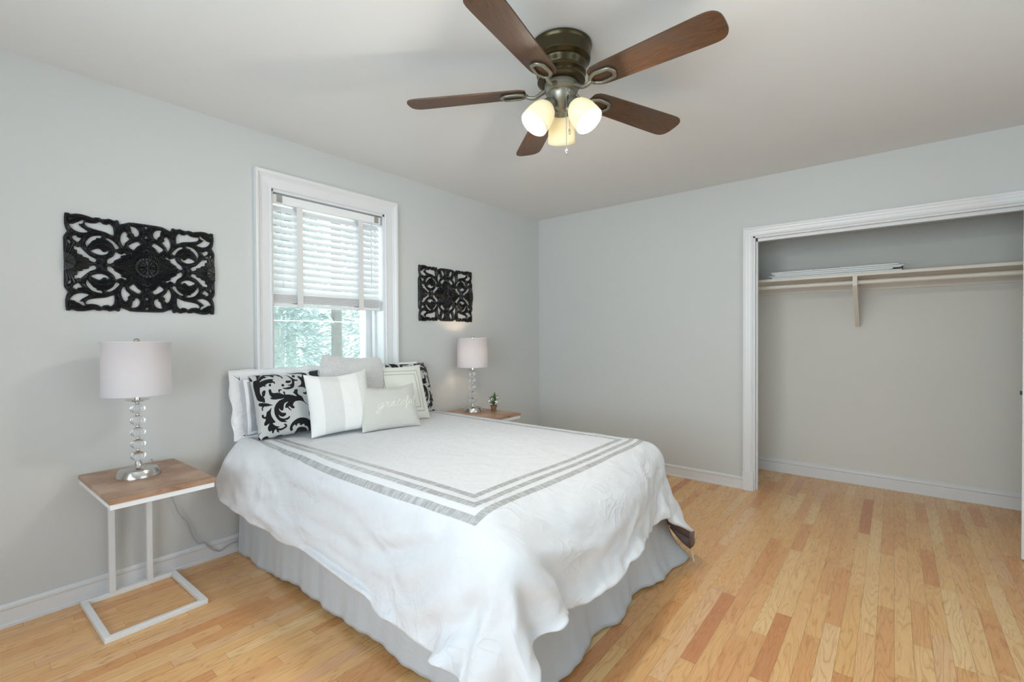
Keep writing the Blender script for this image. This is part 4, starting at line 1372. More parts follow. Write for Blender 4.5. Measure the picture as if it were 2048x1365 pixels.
0, 0, 0, 0, 0, 0, 0, 0, 0, 0, 0, 0, 0, 0, 0, 0, 3, 7, 7, 9, 3, 9, 12, 10, 7, 7, 8, 3, 2, -8, 230, 36, 35, 29, 28, 33, 35, 37, 31, 32, 33, 28, 29, 22, 12, -3, 1, 1, 0, 0,
1, 0, -1, 0, -1, 0, -2, -1, 0, 0, -1, 0, -1, 0, 1, 2, 0, 1, 1, 0, 1, 0, 1, -1, 0, 2, -1, -7, -17, -22, -33, -33, -28, -30, -34, -29, -30, -32, -26, -32],
[-3036, 5, -5, 20, 14, -10, -2, 15, 20, 11, -12, 29, 17, 33, 36, 40, 40, 39, 40, 40, 39, 40, 40, 39, 40, 40, 39, 40, 40, 39, 40, 39, 40, 40, 39, 40, 40, 39, 40, 40, 39,
40, 40, 39, 40, 39, 40, 34, 26, 20, 22, -1, 10, 16, -18, 16, -12, 15, -8, -2, -1627, 0, -5, -9, -9, -6, -5, -6, -8, -8, -3, -4, -2, -2, -2, -2, 0, 0, 0, 0, 0, 0, 0, 0, 0,
0, 0, 0, 0, 0, 0, 0, 0, 0, 0, 0, 0, 0, 0, 0, 0, 0, 0, 0, 0, 1, 0, 4, 7, 8, 6, 6, 11, 11, 9, 4, 8, 0, -2, -2, 228, 34, 32, 28, 31, 35, 38, 35, 31, 31, 35, 25, 35, 19, 12,
-2, 0, 2, 1, 0, -1, 1, 0, -2, 0, -2, 0, 0, -2, 0, 0, 0, 0, 0, 0, 1, 1, 0, 1, 1, 1, 1, 0, -1, 1, -1, 2, -11, -17, -24, -25, -35, -30, -28, -34, -31, -30, -27, -32, -29],
[-3032, 10, -6, 27, -5, -7, 7, 18, 21, -9, 3, 20, 20, 32, 37, 39, 40, 39, 40, 40, 39, 40, 40, 39, 40, 40, 39, 40, 40, 39, 40, 39, 40, 40, 39, 40, 40, 39, 40, 40, 39, 40,
40, 39, 40, 39, 38, 34, 36, 13, 14, 7, 9, 7, 3, -4, 14, 18, -18, -7, -1592, -5, 2, -12, -5, -5, -4, -8, -9, -4, -3, -4, -2, -3, -1, -1, 0, 0, 0, 0, 0, 0, 0, 0, 0, 0, 0,
0, 0, 0, 0, 0, 0, 0, 0, 0, 0, 0, 0, 0, 0, 0, 0, 0, 0, 0, 2, 2, 3, 6, 6, 5, 12, 11, 8, 5, 4, -4, 8, -3, 226, 36, 32, 24, 34, 37, 37, 32, 30, 34, 32, 30, 33, 22, 9, 1, -2,
1, 2, 0, -1, 0, 1, -2, -2, -1, 0, 0, -2, -1, 1, 0, 1, -1, 2, 0, 1, 1, 0, 1, 1, 0, 1, -1, 1, 2, -1, -10, -13, -33, -26, -32, -29, -29, -28, -36, -29, -30, -25, -37],
[-3042, 31, -1, 9, 4, -15, 17, 19, 14, -20, 20, 15, 16, 32, 37, 39, 40, 39, 40, 40, 39, 40, 40, 39, 40, 40, 39, 40, 40, 39, 40, 39, 40, 40, 39, 40, 40, 39, 40, 40, 39,
40, 40, 39, 40, 38, 36, 38, 31, 26, 12, -2, 7, 14, 1, 2, 7, 14, 4, -30, -1556, -5, 0, -6, -5, -5, -7, -8, -6, -5, -3, -1, -3, -2, -2, -1, 0, 0, 0, 0, 0, 0, 0, 0, 0, 0, 0,
0, 0, 0, 0, 0, 0, 0, 0, 0, 0, 0, 0, 0, 0, 0, 0, 0, 0, 1, 2, 2, 3, 2, 4, 6, 9, 11, 8, 6, 2, 4, -2, 4, 241, 15, 36, 33, 30, 35, 34, 31, 32, 30, 31, 36, 35, 22, 6, 2, -1, 1,
2, -2, 1, -1, -2, 1, -1, -1, 0, -1, -1, 0, 0, 0, 0, 1, -1, 2, 1, 1, -1, 2, 1, -1, 0, 2, -1, 5, -6, -4, -18, -29, -29, -31, -33, -28, -29, -31, -32, -28, -35, -21],
[-3044, 26, 15, 2, 3, 4, 2, 28, -10, -9, 22, 12, 19, 28, 37, 40, 40, 39, 40, 40, 39, 40, 40, 39, 40, 40, 39, 40, 40, 39, 40, 39, 40, 40, 39, 40, 40, 39, 40, 40, 39, 40,
40, 39, 40, 40, 34, 35, 33, 28, 9, 5, 9, 2, 11, 4, 5, 11, 1, -5, -1518, -4, -3, -5, -7, -6, -5, -8, -3, -2, -3, -3, -2, -2, -2, -1, 0, 0, 0, 0, 0, 0, 0, 0, 0, 0, 0, 0, 0,
0, 0, 0, 0, 0, 0, 0, 0, 0, 0, 0, 0, 0, 0, 0, 0, 0, 2, 5, 3, 0, 5, 3, 7, 7, 5, 9, 1, 2, 3, -1, 233, 24, 30, 36, 35, 31, 40, 20, 33, 34, 32, 36, 31, 24, 10, 0, 1, 0, 0, -1,
0, 1, -1, -2, -1, -1, -1, -1, 2, -1, 1, -2, 1, 2, -1, 1, 2, -1, 1, 1, 0, 0, 0, -1, 0, 0, 5, -5, -20, -26, -29, -34, -31, -35, -25, -35, -32, -25, -32, -34],
[-3033, 14, 15, 8, -1, 3, 12, 21, -23, 8, 14, 12, 19, 29, 37, 40, 40, 39, 40, 40, 39, 40, 40, 39, 40, 40, 39, 40, 40, 39, 40, 39, 40, 40, 39, 40, 40, 39, 40, 40, 39, 40,
40, 39, 40, 40, 38, 35, 30, 26, 5, 11, 10, 10, 10, -6, 17, 3, -7, 10, -1482, -5, -2, -3, -8, -6, -1, -7, -5, -2, -3, -4, -2, -1, -1, 0, 0, 0, 0, 0, 0, 0, 0, 0, 0, 0, 0,
0, 0, 0, 0, 0, 0, 0, 0, 0, 0, 0, 0, 0, 0, 0, 0, 0, 0, 0, -2, 3, 4, 5, 0, 1, 8, 5, 8, 4, 8, -1, 1, 3, 229, 32, 28, 33, 35, 33, 35, 23, 29, 36, 35, 35, 32, 22, 12, -1, 2,
-1, 0, 0, 0, -1, 1, -1, -2, -1, 1, -1, -2, 1, -1, 0, 1, 0, 1, 2, 0, 1, 0, 0, 1, 0, 1, -1, -1, 1, 3, -7, -18, -24, -37, -30, -30, -33, -28, -34, -26, -34, -26, -27],
[-3029, 14, 13, 11, -14, 18, 17, 1, -18, 12, 10, 13, 18, 31, 38, 40, 40, 39, 40, 40, 39, 40, 40, 39, 40, 40, 39, 40, 40, 39, 40, 39, 40, 40, 39, 40, 40, 39, 40, 40, 39,
40, 40, 39, 40, 40, 38, 37, 30, 20, 12, 8, 2, 16, -4, 12, 12, 5, 13, -27, -1444, -9, -3, -1, -5, -3, -6, -3, -5, -2, -4, -4, -1, -1, 0, 0, 0, 0, 0, 0, 0, 0, 0, 0, 0, 0,
0, 0, 0, 0, 0, 0, 0, 0, 0, 0, 0, 0, 0, 0, 0, 0, 0, 0, 0, 0, -2, -1, 5, 2, 3, 1, 5, 9, 3, 7, 8, 0, -5, 3, 234, 33, 29, 30, 28, 34, 26, 31, 31, 35, 36, 35, 33, 24, 9, 1, 1,
0, -1, 0, 0, -1, -1, 0, -1, 0, -2, -1, 0, 0, 0, 2, -1, 2, 0, 1, 1, 0, 1, 1, -1, -1, 2, 0, -2, 0, 2, -7, -18, -30, -31, -32, -31, -29, -30, -28, -30, -35, -33, -19],
[-3016, 16, 2, 3, -11, 18, 25, -15, -7, 11, 8, 11, 21, 31, 38, 40, 40, 39, 40, 40, 39, 40, 40, 39, 40, 40, 39, 40, 40, 39, 40, 39, 40, 40, 39, 40, 40, 39, 40, 40, 39, 40,
40, 39, 40, 40, 39, 37, 31, 20, 11, 4, 3, 16, 5, 6, 12, 12, 1, -11, -1414, -8, 3, -1, -2, -5, -3, -4, -4, -5, -4, -1, -1, 0, 0, -1, 0, 0, 0, 0, 0, 0, 0, 0, 0, 0, 0, 0, 0,
0, 0, 0, 0, 0, 0, 0, 0, 0, 0, 0, 0, 0, 0, 0, 0, 0, -2, -2, 1, 4, 2, -2, 6, 10, 5, 5, 5, 3, -4, -4, 239, 26, 29, 31, 33, 31, 24, 29, 34, 34, 35, 36, 33, 25, 10, 0, 0, 0,
1, -1, 0, -2, 1, -2, -1, -1, 0, -1, 0, 0, 1, 1, 1, -1, 1, 1, 1, 1, 1, -1, 0, 1, -1, -1, -2, 2, 2, -10, -19, -28, -33, -33, -30, -27, -25, -30, -29, -34, -34, -35],
[-3022, 28, -11, 11, -2, 15, 17, -12, -7, 5, 18, 5, 22, 30, 38, 40, 40, 39, 40, 40, 39, 40, 40, 39, 40, 40, 39, 40, 40, 39, 40, 39, 40, 40, 39, 40, 40, 39, 40, 40, 39,
40, 40, 39, 40, 40, 39, 37, 34, 17, 14, 4, -4, 17, 13, -5, 16, 8, 8, -10, -1382, -1, -1, 1, 0, -6, -2, -7, -2, -3, -3, -1, 0, 0, -1, 0, 0, 0, 0, 0, 0, 0, 0, 0, 0, 0, 0,
0, 0, 0, 0, 0, 0, 0, 0, 0, 0, 0, 0, 0, 0, 0, 0, 0, 0, -1, -2, -1, -1, 0, 1, 2, 2, 9, 6, 4, 4, 1, 3, -3, 262, 7, 24, 30, 32, 31, 36, 27, 26, 34, 33, 39, 33, 25, 10, 0, 0,
0, 1, -1, 0, -2, 0, -1, -1, -1, 0, -2, 2, -1, 1, 0, 2, 0, 1, 0, 1, 1, -1, 1, 0, 0, 0, -1, -1, 2, 1, -11, -18, -35, -32, -29, -33, -27, -28, -32, -19, -35, -31, -35],
[-3023, 28, -5, 2, -2, 19, 5, 2, -4, 0, 17, 7, 20, 31, 38, 40, 40, 39, 40, 40, 39, 40, 40, 39, 40, 40, 39, 40, 40, 39, 40, 39, 40, 40, 39, 40, 40, 39, 40, 40, 39, 40, 40,
39, 40, 39, 40, 37, 34, 18, 18, -1, -3, 6, 12, 12, 13, 9, 9, -8, -1341, -1, 0, 1, -6, -3, -2, -2, -4, -4, -2, -1, 0, -1, -1, 0, 0, 0, 0, 0, 0, 0, 0, 0, 0, 0, 0, 0, 0, 0,
0, 0, 0, 0, 0, 0, 0, 0, 0, 0, 0, 0, 0, 0, 0, -1, -1, -1, -1, -1, -1, 1, 4, 7, 6, 4, 1, 0, 4, 0, 268, 3, 19, 31, 34, 31, 32, 34, 27, 29, 33, 40, 33, 25, 10, 1, -1, 1, -1,
-1, 0, -1, -1, -1, -1, 1, -1, -1, 0, 0, 1, 1, 1, 0, 2, 0, 0, 0, 2, -1, 1, -1, 0, -2, 0, 2, 0, -10, -19, -36, -32, -27, -28, -36, -22, -28, -32, -31, -28, -33],
[-3025, 32, -10, 11, -5, 16, -4, 10, 2, -2, 13, 8, 20, 31, 38, 40, 40, 39, 40, 40, 39, 40, 40, 39, 40, 40, 39, 40, 40, 39, 40, 39, 40, 40, 39, 40, 40, 39, 40, 40, 39, 40,
40, 39, 40, 40, 39, 38, 33, 18, 18, -1, -1, 1, 23, 10, 6, 14, 10, -6, -1300, 0, -2, -3, 0, -3, -5, -3, -1, -3, -3, 0, -1, 0, -1, -1, 0, 0, 0, 0, 0, 0, 0, 0, 0, 0, 0, 0,
0, 0, 0, 0, 0, 0, 0, 0, 0, 0, 0, 0, 0, 0, 0, 0, 0, 0, -2, -1, 0, -1, 0, 0, 4, 5, 5, 3, 2, -1, 3, 1, 267, 8, 17, 30, 34, 32, 28, 32, 33, 29, 32, 39, 33, 25, 10, 1, 0, -1,
0, -1, 0, -1, -1, -1, 0, 0, -1, 0, -1, 1, 1, 1, 0, 2, 0, 0, 1, 0, 0, 1, -1, 1, -2, -1, 0, 1, 1, -10, -21, -35, -32, -23, -26, -33, -28, -32, -33, -28, -21, -36],
[-3025, 32, -12, 13, -1, 22, -16, 8, 11, -4, 6, 12, 20, 31, 38, 40, 40, 39, 40, 40, 39, 40, 40, 39, 40, 40, 39, 40, 40, 39, 40, 39, 40, 40, 39, 40, 40, 39, 40, 40, 39,
40, 40, 39, 40, 39, 40, 38, 33, 18, 18, -1, 4, 9, -1, 14, 16, 11, -2, 13, -1258, -1, -2, -2, -2, -4, -2, -3, -3, -1, -3, -1, 0, -1, -1, 0, 0, 0, 0, 0, 0, 0, 0, 0, 0, 0,
0, 0, 0, 0, 0, 0, 0, 0, 0, 0, 0, 0, 0, 0, 0, 0, 0, 0, 0, -1, -1, -1, 0, -1, -1, 0, 1, 4, 4, 3, 6, 0, 2, -2, 271, 5, 21, 27, 31, 30, 37, 25, 31, 33, 31, 39, 33, 25, 10, 1,
-2, 2, -1, -1, -1, 0, 0, -3, 1, -1, -1, -1, 1, 1, 1, 1, -1, 1, 2, 2, -1, 0, 0, 1, -2, 0, 1, -1, -1, 1, 1, -10, -22, -35, -31, -20, -32, -31, -37, -28, -28, -26, -22,
-24],
[-3025, 31, -11, 13, 1, 18, -9, 4, 7, 5, -2, 14, 20, 31, 38, 40, 40, 39, 40, 40, 39, 40, 40, 39, 40, 40, 39, 40, 40, 39, 40, 39, 40, 40, 39, 40, 40, 39, 40, 40, 39, 40,
40, 39, 40, 39, 40, 38, 33, 19, 17, -2, 7, 5, 10, 11, 7, 17, -18, 30, -1217, -1, -2, -1, -4, -3, -2, -2, -5, 0, -3, 0, -1, 0, -1, -1, 0, 0, 0, 0, 0, 0, 0, 0, 0, 0, 0, 0,
0, 0, 0, 0, 0, 0, 0, 0, 0, 0, 0, 0, 0, 0, 0, 0, 0, 0, -2, 0, -1, -1, 0, 0, -1, -1, 7, 3, 4, 2, -3, 1, 276, 4, 19, 26, 31, 31, 32, 31, 25, 34, 35, 37, 33, 25, 10, 1, 0,
-1, -2, 0, 0, 0, -1, -2, 0, 0, -1, 0, 1, 1, 1, -1, 1, 3, -1, 1, 1, 0, -1, 1, -1, -2, 0, -1, 0, 2, 1, -10, -23, -35, -31, -19, -32, -38, -31, -30, -23, -29, -29, 1],
[-3025, 31, -11, 14, -5, 21, -2, -2, 8, 9, -7, 15, 20, 31, 38, 40, 40, 39, 40, 40, 39, 40, 40, 39, 40, 40, 39, 40, 40, 39, 40, 39, 40, 40, 39, 40, 40, 39, 40, 40, 39, 40,
40, 39, 40, 39, 40, 38, 31, 21, 18, -4, 7, 12, -9, 13, 13, 17, -14, 30, -1175, -1, -2, -1, -4, -3, -3, -2, -3, -2, -2, -1, 0, -1, -1, -1, 0, 0, 0, 0, 0, 0, 0, 0, 0, 0, 0,
0, 0, 0, 0, 0, 0, 0, 0, 0, 0, 0, 0, 0, 0, 0, 0, 0, 0, 0, 0, -1, -1, 0, -1, -1, 0, -1, 5, 4, 5, 0, -2, 1, 279, 3, 21, 25, 34, 28, 26, 38, 25, 29, 37, 36, 34, 24, 10, 0, 0,
-1, 0, 0, -2, 1, -3, 0, 1, -2, 2, -2, 2, -1, 2, 0, 1, 2, -1, 2, -1, 0, 0, 0, -1, 0, -1, 0, -1, 3, 0, -10, -24, -33, -32, -19, -33, -34, -33, -25, -28, -33, -23, -3],
[-3025, 31, -14, 16, -8, 23, -1, 0, 8, 8, -7, 15, 21, 30, 39, 39, 40, 39, 40, 40, 39, 40, 40, 39, 40, 40, 39, 40, 40, 39, 40, 39, 40, 40, 39, 40, 40, 39, 40, 40, 39, 40,
40, 39, 40, 39, 40, 37, 32, 21, 17, -3, 6, 4, -7, 18, 18, 8, -10, 31, -1134, -1, -2, -3, -3, -1, -3, -3, -2, -2, -2, -1, -1, 0, -2, -1, 0, 0, 0, 0, 0, 0, 0, 0, 0, 0, 0,
0, 0, 0, 0, 0, 0, 0, 0, 0, 0, 0, 0, 0, 0, 0, 0, 0, 0, 0, -1, 0, -1, 0, 0, -1, -2, -3, 5, 0, 4, 5, 2, 0, 282, 3, 23, 23, 35, 28, 23, 39, 27, 27, 37, 34, 33, 25, 8, 2, 1,
-3, 0, 0, -1, -1, -1, -1, 1, 0, 0, 0, 0, 1, 1, 0, 1, 1, 0, 1, 1, -1, -1, 1, -1, -1, -1, 1, -2, 3, 0, -9, -24, -33, -32, -20, -33, -38, -26, -28, -30, -31, -21, -3],
[-3025, 31, -16, 14, 0, 17, -1, 3, 7, 8, -9, 16, 21, 32, 37, 40, 40, 39, 40, 40, 39, 40, 40, 39, 40, 40, 39, 40, 40, 39, 40, 39, 40, 40, 39, 40, 40, 39, 40, 40, 39, 40,
40, 39, 40, 40, 39, 38, 32, 20, 17, -3, 9, -2, 15, -5, 22, 13, -3, 26, -1092, -1, -3, -2, -4, -2, -1, -3, -2, -2, -3, 0, -1, -1, -2, 0, 0, 0, 0, 0, 0, 0, 0, 0, 0, 0, 0,
0, 0, 0, 0, 0, 0, 0, 0, 0, 0, 0, 0, 0, 0, 0, 0, 0, 0, 0, -1, -1, 0, 0, -1, 0, -2, -3, -4, 3, 4, 0, 8, -5, 287, 2, 24, 22, 31, 32, 22, 39, 27, 27, 35, 33, 34, 23, 11, 1,
-2, 0, -1, -1, 1, -2, -1, 0, -1, 0, 1, 1, -1, 1, 1, 2, 0, 1, 0, 0, 0, 1, -1, -1, -1, 0, -1, 0, -1, 2, 3, -11, -24, -33, -32, -22, -33, -39, -35, -21, -24, -29, -33, -2],
[-3024, 30, -17, 13, 2, 15, -1, 5, 7, 9, -10, 17, 20, 32, 37, 40, 40, 39, 40, 40, 39, 40, 40, 39, 40, 40, 39, 40, 40, 39, 40, 39, 40, 40, 39, 40, 40, 39, 40, 40, 39, 40,
40, 39, 40, 40, 39, 38, 32, 20, 17, -3, 9, 1, 19, -15, 22, 17, -3, 24, -1051, -1, -2, -3, -3, -2, -2, -3, -2, -2, -2, -1, -1, -1, -1, -1, 0, 0, 0, 0, 0, 0, 0, 0, 0, 0, 0,
0, 0, 0, 0, 0, 0, 0, 0, 0, 0, 0, 0, 0, 0, 0, 0, 0, 0, 0, -1, 0, 0, -1, 0, 0, -3, -3, -4, 2, 0, 0, 3, 2, 291, 1, 26, 22, 28, 34, 21, 39, 27, 26, 35, 31, 34, 22, 12, 0, -2,
1, -1, -1, -1, 1, -3, 0, 1, -1, 0, 1, 2, 0, 1, 1, 1, -1, 1, 0, 0, 1, -1, -1, -1, 0, -1, -1, -1, 3, 2, -10, -24, -33, -33, -22, -35, -39, -33, -23, -29, -26, -34, -1],
[-3024, 29, -16, 10, 3, 15, -2, 7, 8, 9, -11, 19, 20, 31, 38, 39, 40, 39, 40, 40, 39, 40, 40, 39, 40, 40, 39, 40, 40, 39, 40, 39, 40, 40, 39, 40, 40, 39, 40, 40, 39, 40,
40, 39, 40, 39, 40, 38, 32, 20, 18, -4, 7, 5, 23, -22, 18, 23, -14, 29, -1009, -1, -3, -3, -2, -3, -2, -2, -2, -2, -2, -1, -1, -2, -1, -1, 0, 0, 0, 0, 0, 0, 0, 0, 0, 0,
0, 0, 0, 0, 0, 0, 0, 0, 0, 0, 0, 0, 0, 0, 0, 0, 0, 0, 0, 0, 0, -1, 0, 0, 0, -1, -3, -2, -4, 2, 0, -1, -2, 5, 294, 1, 27, 24, 27, 32, 21, 39, 26, 27, 33, 30, 34, 23, 11,
0, -2, 0, -1, 0, 0, -1, 0, -1, -1, 0, 2, -1, 1, 1, 0, 1, 2, -1, 1, 1, -1, 1, -1, -1, -1, 0, -2, 0, -1, 3, 1, -9, -23, -34, -32, -25, -35, -39, -31, -27, -28, -29, -25,
-11],
[-3024, 29, -15, 7, -1, 19, -2, 7, 10, 5, -7, 19, 21, 30, 38, 39, 40, 39, 40, 40, 39, 40, 40, 39, 40, 40, 39, 40, 40, 39, 40, 39, 40, 40, 39, 40, 40, 39, 40, 40, 39, 40,
40, 39, 40, 39, 40, 38, 33, 18, 20, -7, 8, 6, 23, -14, 8, 15, -1, 26, -968, -1, -3, -2, -3, -2, -2, -3, -1, -3, -1, -1, -2, -1, -2, 0, 0, 0, 0, 0, 0, 0, 0, 0, 0, 0, 0, 0,
0, 0, 0, 0, 0, 0, 0, 0, 0, 0, 0, 0, 0, 0, 0, 0, 0, 0, -1, 0, 0, 0, 0, -1, -4, -3, -2, -3, 1, -1, 1, -4, 296, 1, 27, 26, 28, 29, 23, 38, 26, 31, 27, 30, 33, 25, 10, -2,
-1, 0, -2, 1, -2, 0, 0, 0, 0, -1, 2, 0, 1, 1, 1, 0, 1, 1, 0, 0, -1, 0, -1, 0, -1, 0, -2, 0, -1, 3, 3, -11, -22, -35, -33, -26, -36, -37, -29, -31, -31, -29, -21, -24],
[-3022, 21, -11, 7, -7, 24, -1, 7, 13, 0, -2, 19, 21, 30, 37, 39, 40, 39, 40, 40, 39, 40, 40, 39, 40, 40, 39, 40, 40, 39, 40, 39, 40, 40, 39, 40, 40, 39, 40, 40, 39, 40,
40, 39, 40, 39, 40, 37, 34, 16, 22, -6, 5, 7, 16, -7, 12, 6, 16, 24, -927, -4, -3, 1, -4, -1, -2, -2, -1, -4, -1, -1, -1, -2, -2, 0, 0, 0, 0, 0, 0, 0, 0, 0, 0, 0, 0, 0,
0, 0, 0, 0, 0, 0, 0, 0, 0, 0, 0, 0, 0, 0, 0, 0, 0, 0, -1, 0, 0, 0, 0, -2, -5, -5, -3, -5, 3, 4, -2, -6, 289, 13, 29, 19, 34, 25, 24, 38, 26, 33, 23, 31, 32, 24, 9, -1,
-1, 0, -2, 0, 0, -1, -1, 1, 0, 0, 0, 2, 0, 1, 1, 0, 2, 0, -1, 1, -1, 0, -1, 0, -2, -1, 0, -1, -1, 5, 1, -11, -20, -36, -30, -32, -36, -36, -30, -34, -27, -28, -24, -20],
[-3020, 4, 1, 12, -15, 27, 1, 6, 20, -8, 1, 19, 22, 31, 34, 40, 40, 39, 40, 40, 39, 40, 40, 39, 40, 40, 39, 40, 40, 39, 40, 39, 40, 40, 39, 40, 40, 39, 40, 40, 39, 40,
40, 39, 40, 39, 39, 37, 31, 25, 16, -5, 2, 12, 19, -9, 15, 1, 25, 18, -892, -4, 3, -1, -2, 0, -3, -2, -2, -2, 0, -2, -2, -2, -2, 0, 0, 0, 0, 0, 0, 0, 0, 0, 0, 0, 0, 0, 0,
0, 0, 0, 0, 0, 0, 0, 0, 0, 0, 0, 0, 0, 0, 0, 0, 0, 0, 0, 0, -2, -2, -3, -3, -4, -3, -5, -2, 7, -2, -8, 285, 23, 23, 27, 30, 24, 23, 39, 30, 28, 24, 29, 32, 22, 13, -3,
-1, -2, 0, -1, -1, 0, 0, -1, 1, 0, 2, -1, 2, 0, 0, 2, 0, 0, 1, -1, 0, -1, 0, -1, -1, -1, -1, 0, -1, 5, 1, -11, -21, -29, -34, -36, -36, -34, -30, -36, -28, -26, -24,
-30],
[-3024, -1, 15, -3, -3, 24, 0, 7, 18, -6, 2, 20, 22, 32, 33, 39, 40, 39, 40, 40, 39, 40, 40, 39, 40, 40, 39, 40, 40, 39, 40, 39, 40, 40, 39, 40, 40, 39, 40, 40, 39, 40,
40, 39, 40, 39, 39, 38, 31, 23, 15, -7, 10, 12, 17, -14, 16, 11, 13, 32, -851, -3, 0, -3, 3, -1, -2, -3, -2, -1, -1, -1, -2, -2, -2, 0, 0, 0, 0, 0, 0, 0, 0, 0, 0, 0, 0,
0, 0, 0, 0, 0, 0, 0, 0, 0, 0, 0, 0, 0, 0, 0, 0, 0, 0, 0, -1, -1, -1, -2, -3, -1, -3, -6, -6, 0, 0, -1, 2, -9, 287, 24, 24, 29, 27, 23, 24, 38, 35, 22, 24, 30, 32, 21, 14,
-6, 0, -3, 0, -1, 0, 0, -1, 0, 0, 1, 1, 1, 2, 0, 1, 1, -1, 1, -1, 1, 0, -2, 0, -2, 0, -1, -1, 0, -2, 7, -2, -3, -23, -31, -36, -35, -36, -34, -33, -36, -26, -27, -32,
-19],
[-3028, -2, 14, -5, 16, 11, 1, 10, 14, -4, 2, 21, 22, 34, 31, 38, 40, 39, 40, 40, 39, 40, 40, 39, 40, 40, 39, 40, 40, 39, 40, 39, 40, 40, 39, 40, 40, 39, 40, 40, 39, 40,
40, 39, 40, 39, 39, 38, 31, 21, 15, -7, 13, 18, 10, -8, 8, 15, 8, 35, -813, 0, -2, -1, 1, 1, -2, -2, -3, 0, -1, -1, -2, -2, -2, -1, 0, 0, 0, 0, 0, 0, 0, 0, 0, 0, 0, 0, 0,
0, 0, 0, 0, 0, 0, 0, 0, 0, 0, 0, 0, 0, 0, 0, 0, 0, -1, -1, -3, 0, -1, -4, -4, -7, -2, -3, 3, -6, -1, -2, 281, 30, 33, 20, 31, 21, 25, 38, 35, 20, 27, 28, 32, 19, 15, -8,
-1, 1, -2, -1, -2, 1, 0, 1, 1, 0, 0, 2, 0, 2, 0, 0, 1, 0, -1, 0, 0, -1, -1, 0, -3, 1, -2, 2, -1, 4, -1, -3, -21, -33, -36, -35, -36, -30, -38, -32, -30, -32, -34, -14],
[-3031, -7, 9, 7, 16, 11, 1, 9, 16, -5, 2, 22, 23, 35, 29, 38, 40, 39, 40, 40, 39, 40, 40, 39, 40, 40, 39, 40, 40, 39, 40, 39, 40, 40, 39, 40, 40, 39, 40, 40, 39, 40, 40,
39, 40, 40, 38, 39, 28, 21, 10, 3, 12, 20, 1, -7, 12, 22, 10, 20, -773, -6, 0, -1, 6, 1, -2, -2, -2, 1, -2, -2, -2, -1, -3, -1, 0, 0, 0, 0, 0, 0, 0, 0, 0, 0, 0, 0, 0, 0,
0, 0, 0, 0, 0, 0, 0, 0, 0, 0, 0, 0, 0, 0, 0, 0, 0, -1, -3, -1, -3, -3, -5, -6, -2, -7, 2, -2, -1, -2, 274, 37, 33, 34, 14, 28, 25, 37, 34, 21, 26, 29, 31, 18, 16, -11, 1,
-1, 0, -2, 0, -1, 0, 0, 2, 0, 2, -1, 1, 0, 3, -1, 0, 0, 0, 0, -1, -1, 0, -1, 0, -2, -1, 1, -1, 3, 4, -6, -27, -27, -33, -38, -36, -31, -38, -32, -31, -27, -34, -6],
[-3037, -5, 8, 9, 8, 21, 1, 12, 19, -12, 4, 28, 19, 32, 32, 36, 40, 39, 40, 40, 39, 40, 40, 39, 40, 40, 39, 40, 40, 39, 40, 39, 40, 40, 39, 40, 40, 39, 40, 40, 39, 40,
40, 39, 40, 39, 40, 34, 34, 23, 4, 8, 12, 20, -14, 1, 18, 17, 4, 30, -733, -8, -3, 4, 3, 6, -2, -4, 0, -1, -2, 0, -2, -2, -3, 0, 0, 0, 0, 0, 0, 0, 0, 0, 0, 0, 0, 0, 0, 0,
0, 0, 0, 0, 0, 0, 0, 0, 0, 0, 0, 0, 0, 0, 0, 0, -1, -2, -2, -1, -2, -5, -4, -5, -6, -5, -4, 1, 0, -3, 277, 37, 33, 26, 23, 27, 27, 34, 32, 17, 35, 25, 29, 22, 17, -15, 0,
-2, 0, 0, -1, 1, -1, 1, 0, 2, 0, 1, 1, 0, 1, 0, 1, -1, 0, -1, 1, -2, 0, -2, 0, -1, 1, -1, -2, 6, 2, -11, -19, -28, -37, -37, -35, -31, -36, -38, -32, -29, -28, -24],
[-3046, -2, 1, 19, -5, 27, 6, 17, 15, -4, 10, 18, 18, 32, 33, 36, 40, 39, 40, 40, 39, 40, 40, 39, 40, 40, 39, 40, 40, 39, 40, 39, 40, 40, 39, 40, 40, 39, 40, 40, 39, 40,
40, 39, 40, 39, 38, 38, 33, 23, 5, 7, 19, 3, -6, 3, 15, 23, 3, 19, -696, -8, -5, 7, 0, 3, 0, 2, -1, -3, 1, -5, 0, 1, -2, 0, 0, 0, 0, 0, 0, 0, 0, 0, 0, 0, 0, 0, 0, 0, 0,
0, 0, 0, 0, 0, 0, 0, 0, 0, 0, 0, 0, 0, 0, 0, -2, -1, -2, -1, -3, -4, -5, -5, -6, -5, -4, 0, -2, -4, 288, 32, 26, 28, 32, 20, 34, 28, 29, 27, 25, 32, 32, 12, 14, -12, -2,
1, -2, 0, -1, 0, 2, 0, 0, 1, 1, -1, 2, 1, 1, -1, 0, 0, 0, 0, -3, 0, 1, -2, -1, 0, -1, 0, 0, 6, 0, -8, -20, -28, -39, -37, -32, -34, -37, -37, -33, -24, -34, -30],
[-3043, -7, -6, 20, 7, 10, 19, 13, 6, 17, -4, 26, 23, 32, 26, 36, 40, 39, 40, 40, 39, 40, 40, 39, 40, 40, 39, 40, 40, 39, 40, 39, 40, 40, 39, 40, 40, 39, 40, 40, 39, 40,
40, 39, 40, 39, 39, 37, 36, 17, 7, 10, 22, -7, -4, 5, 17, 25, 0, 16, -659, -10, -5, 6, 0, 4, 0, -1, 0, 4, -1, -1, -2, 0, 0, 0, 0, 0, 0, 0, 0, 0, 0, 0, 0, 0, 0, 0, 0, 0,
0, 0, 0, 0, 0, 0, 0, 0, 0, 0, 0, 0, 0, 0, 0, 0, -1, -2, -2, -1, -4, -4, -5, -6, -6, -5, -4, -2, 0, -6, 294, 34, 25, 25, 31, 27, 29, 30, 31, 21, 29, 26, 25, 18, 13, -12,
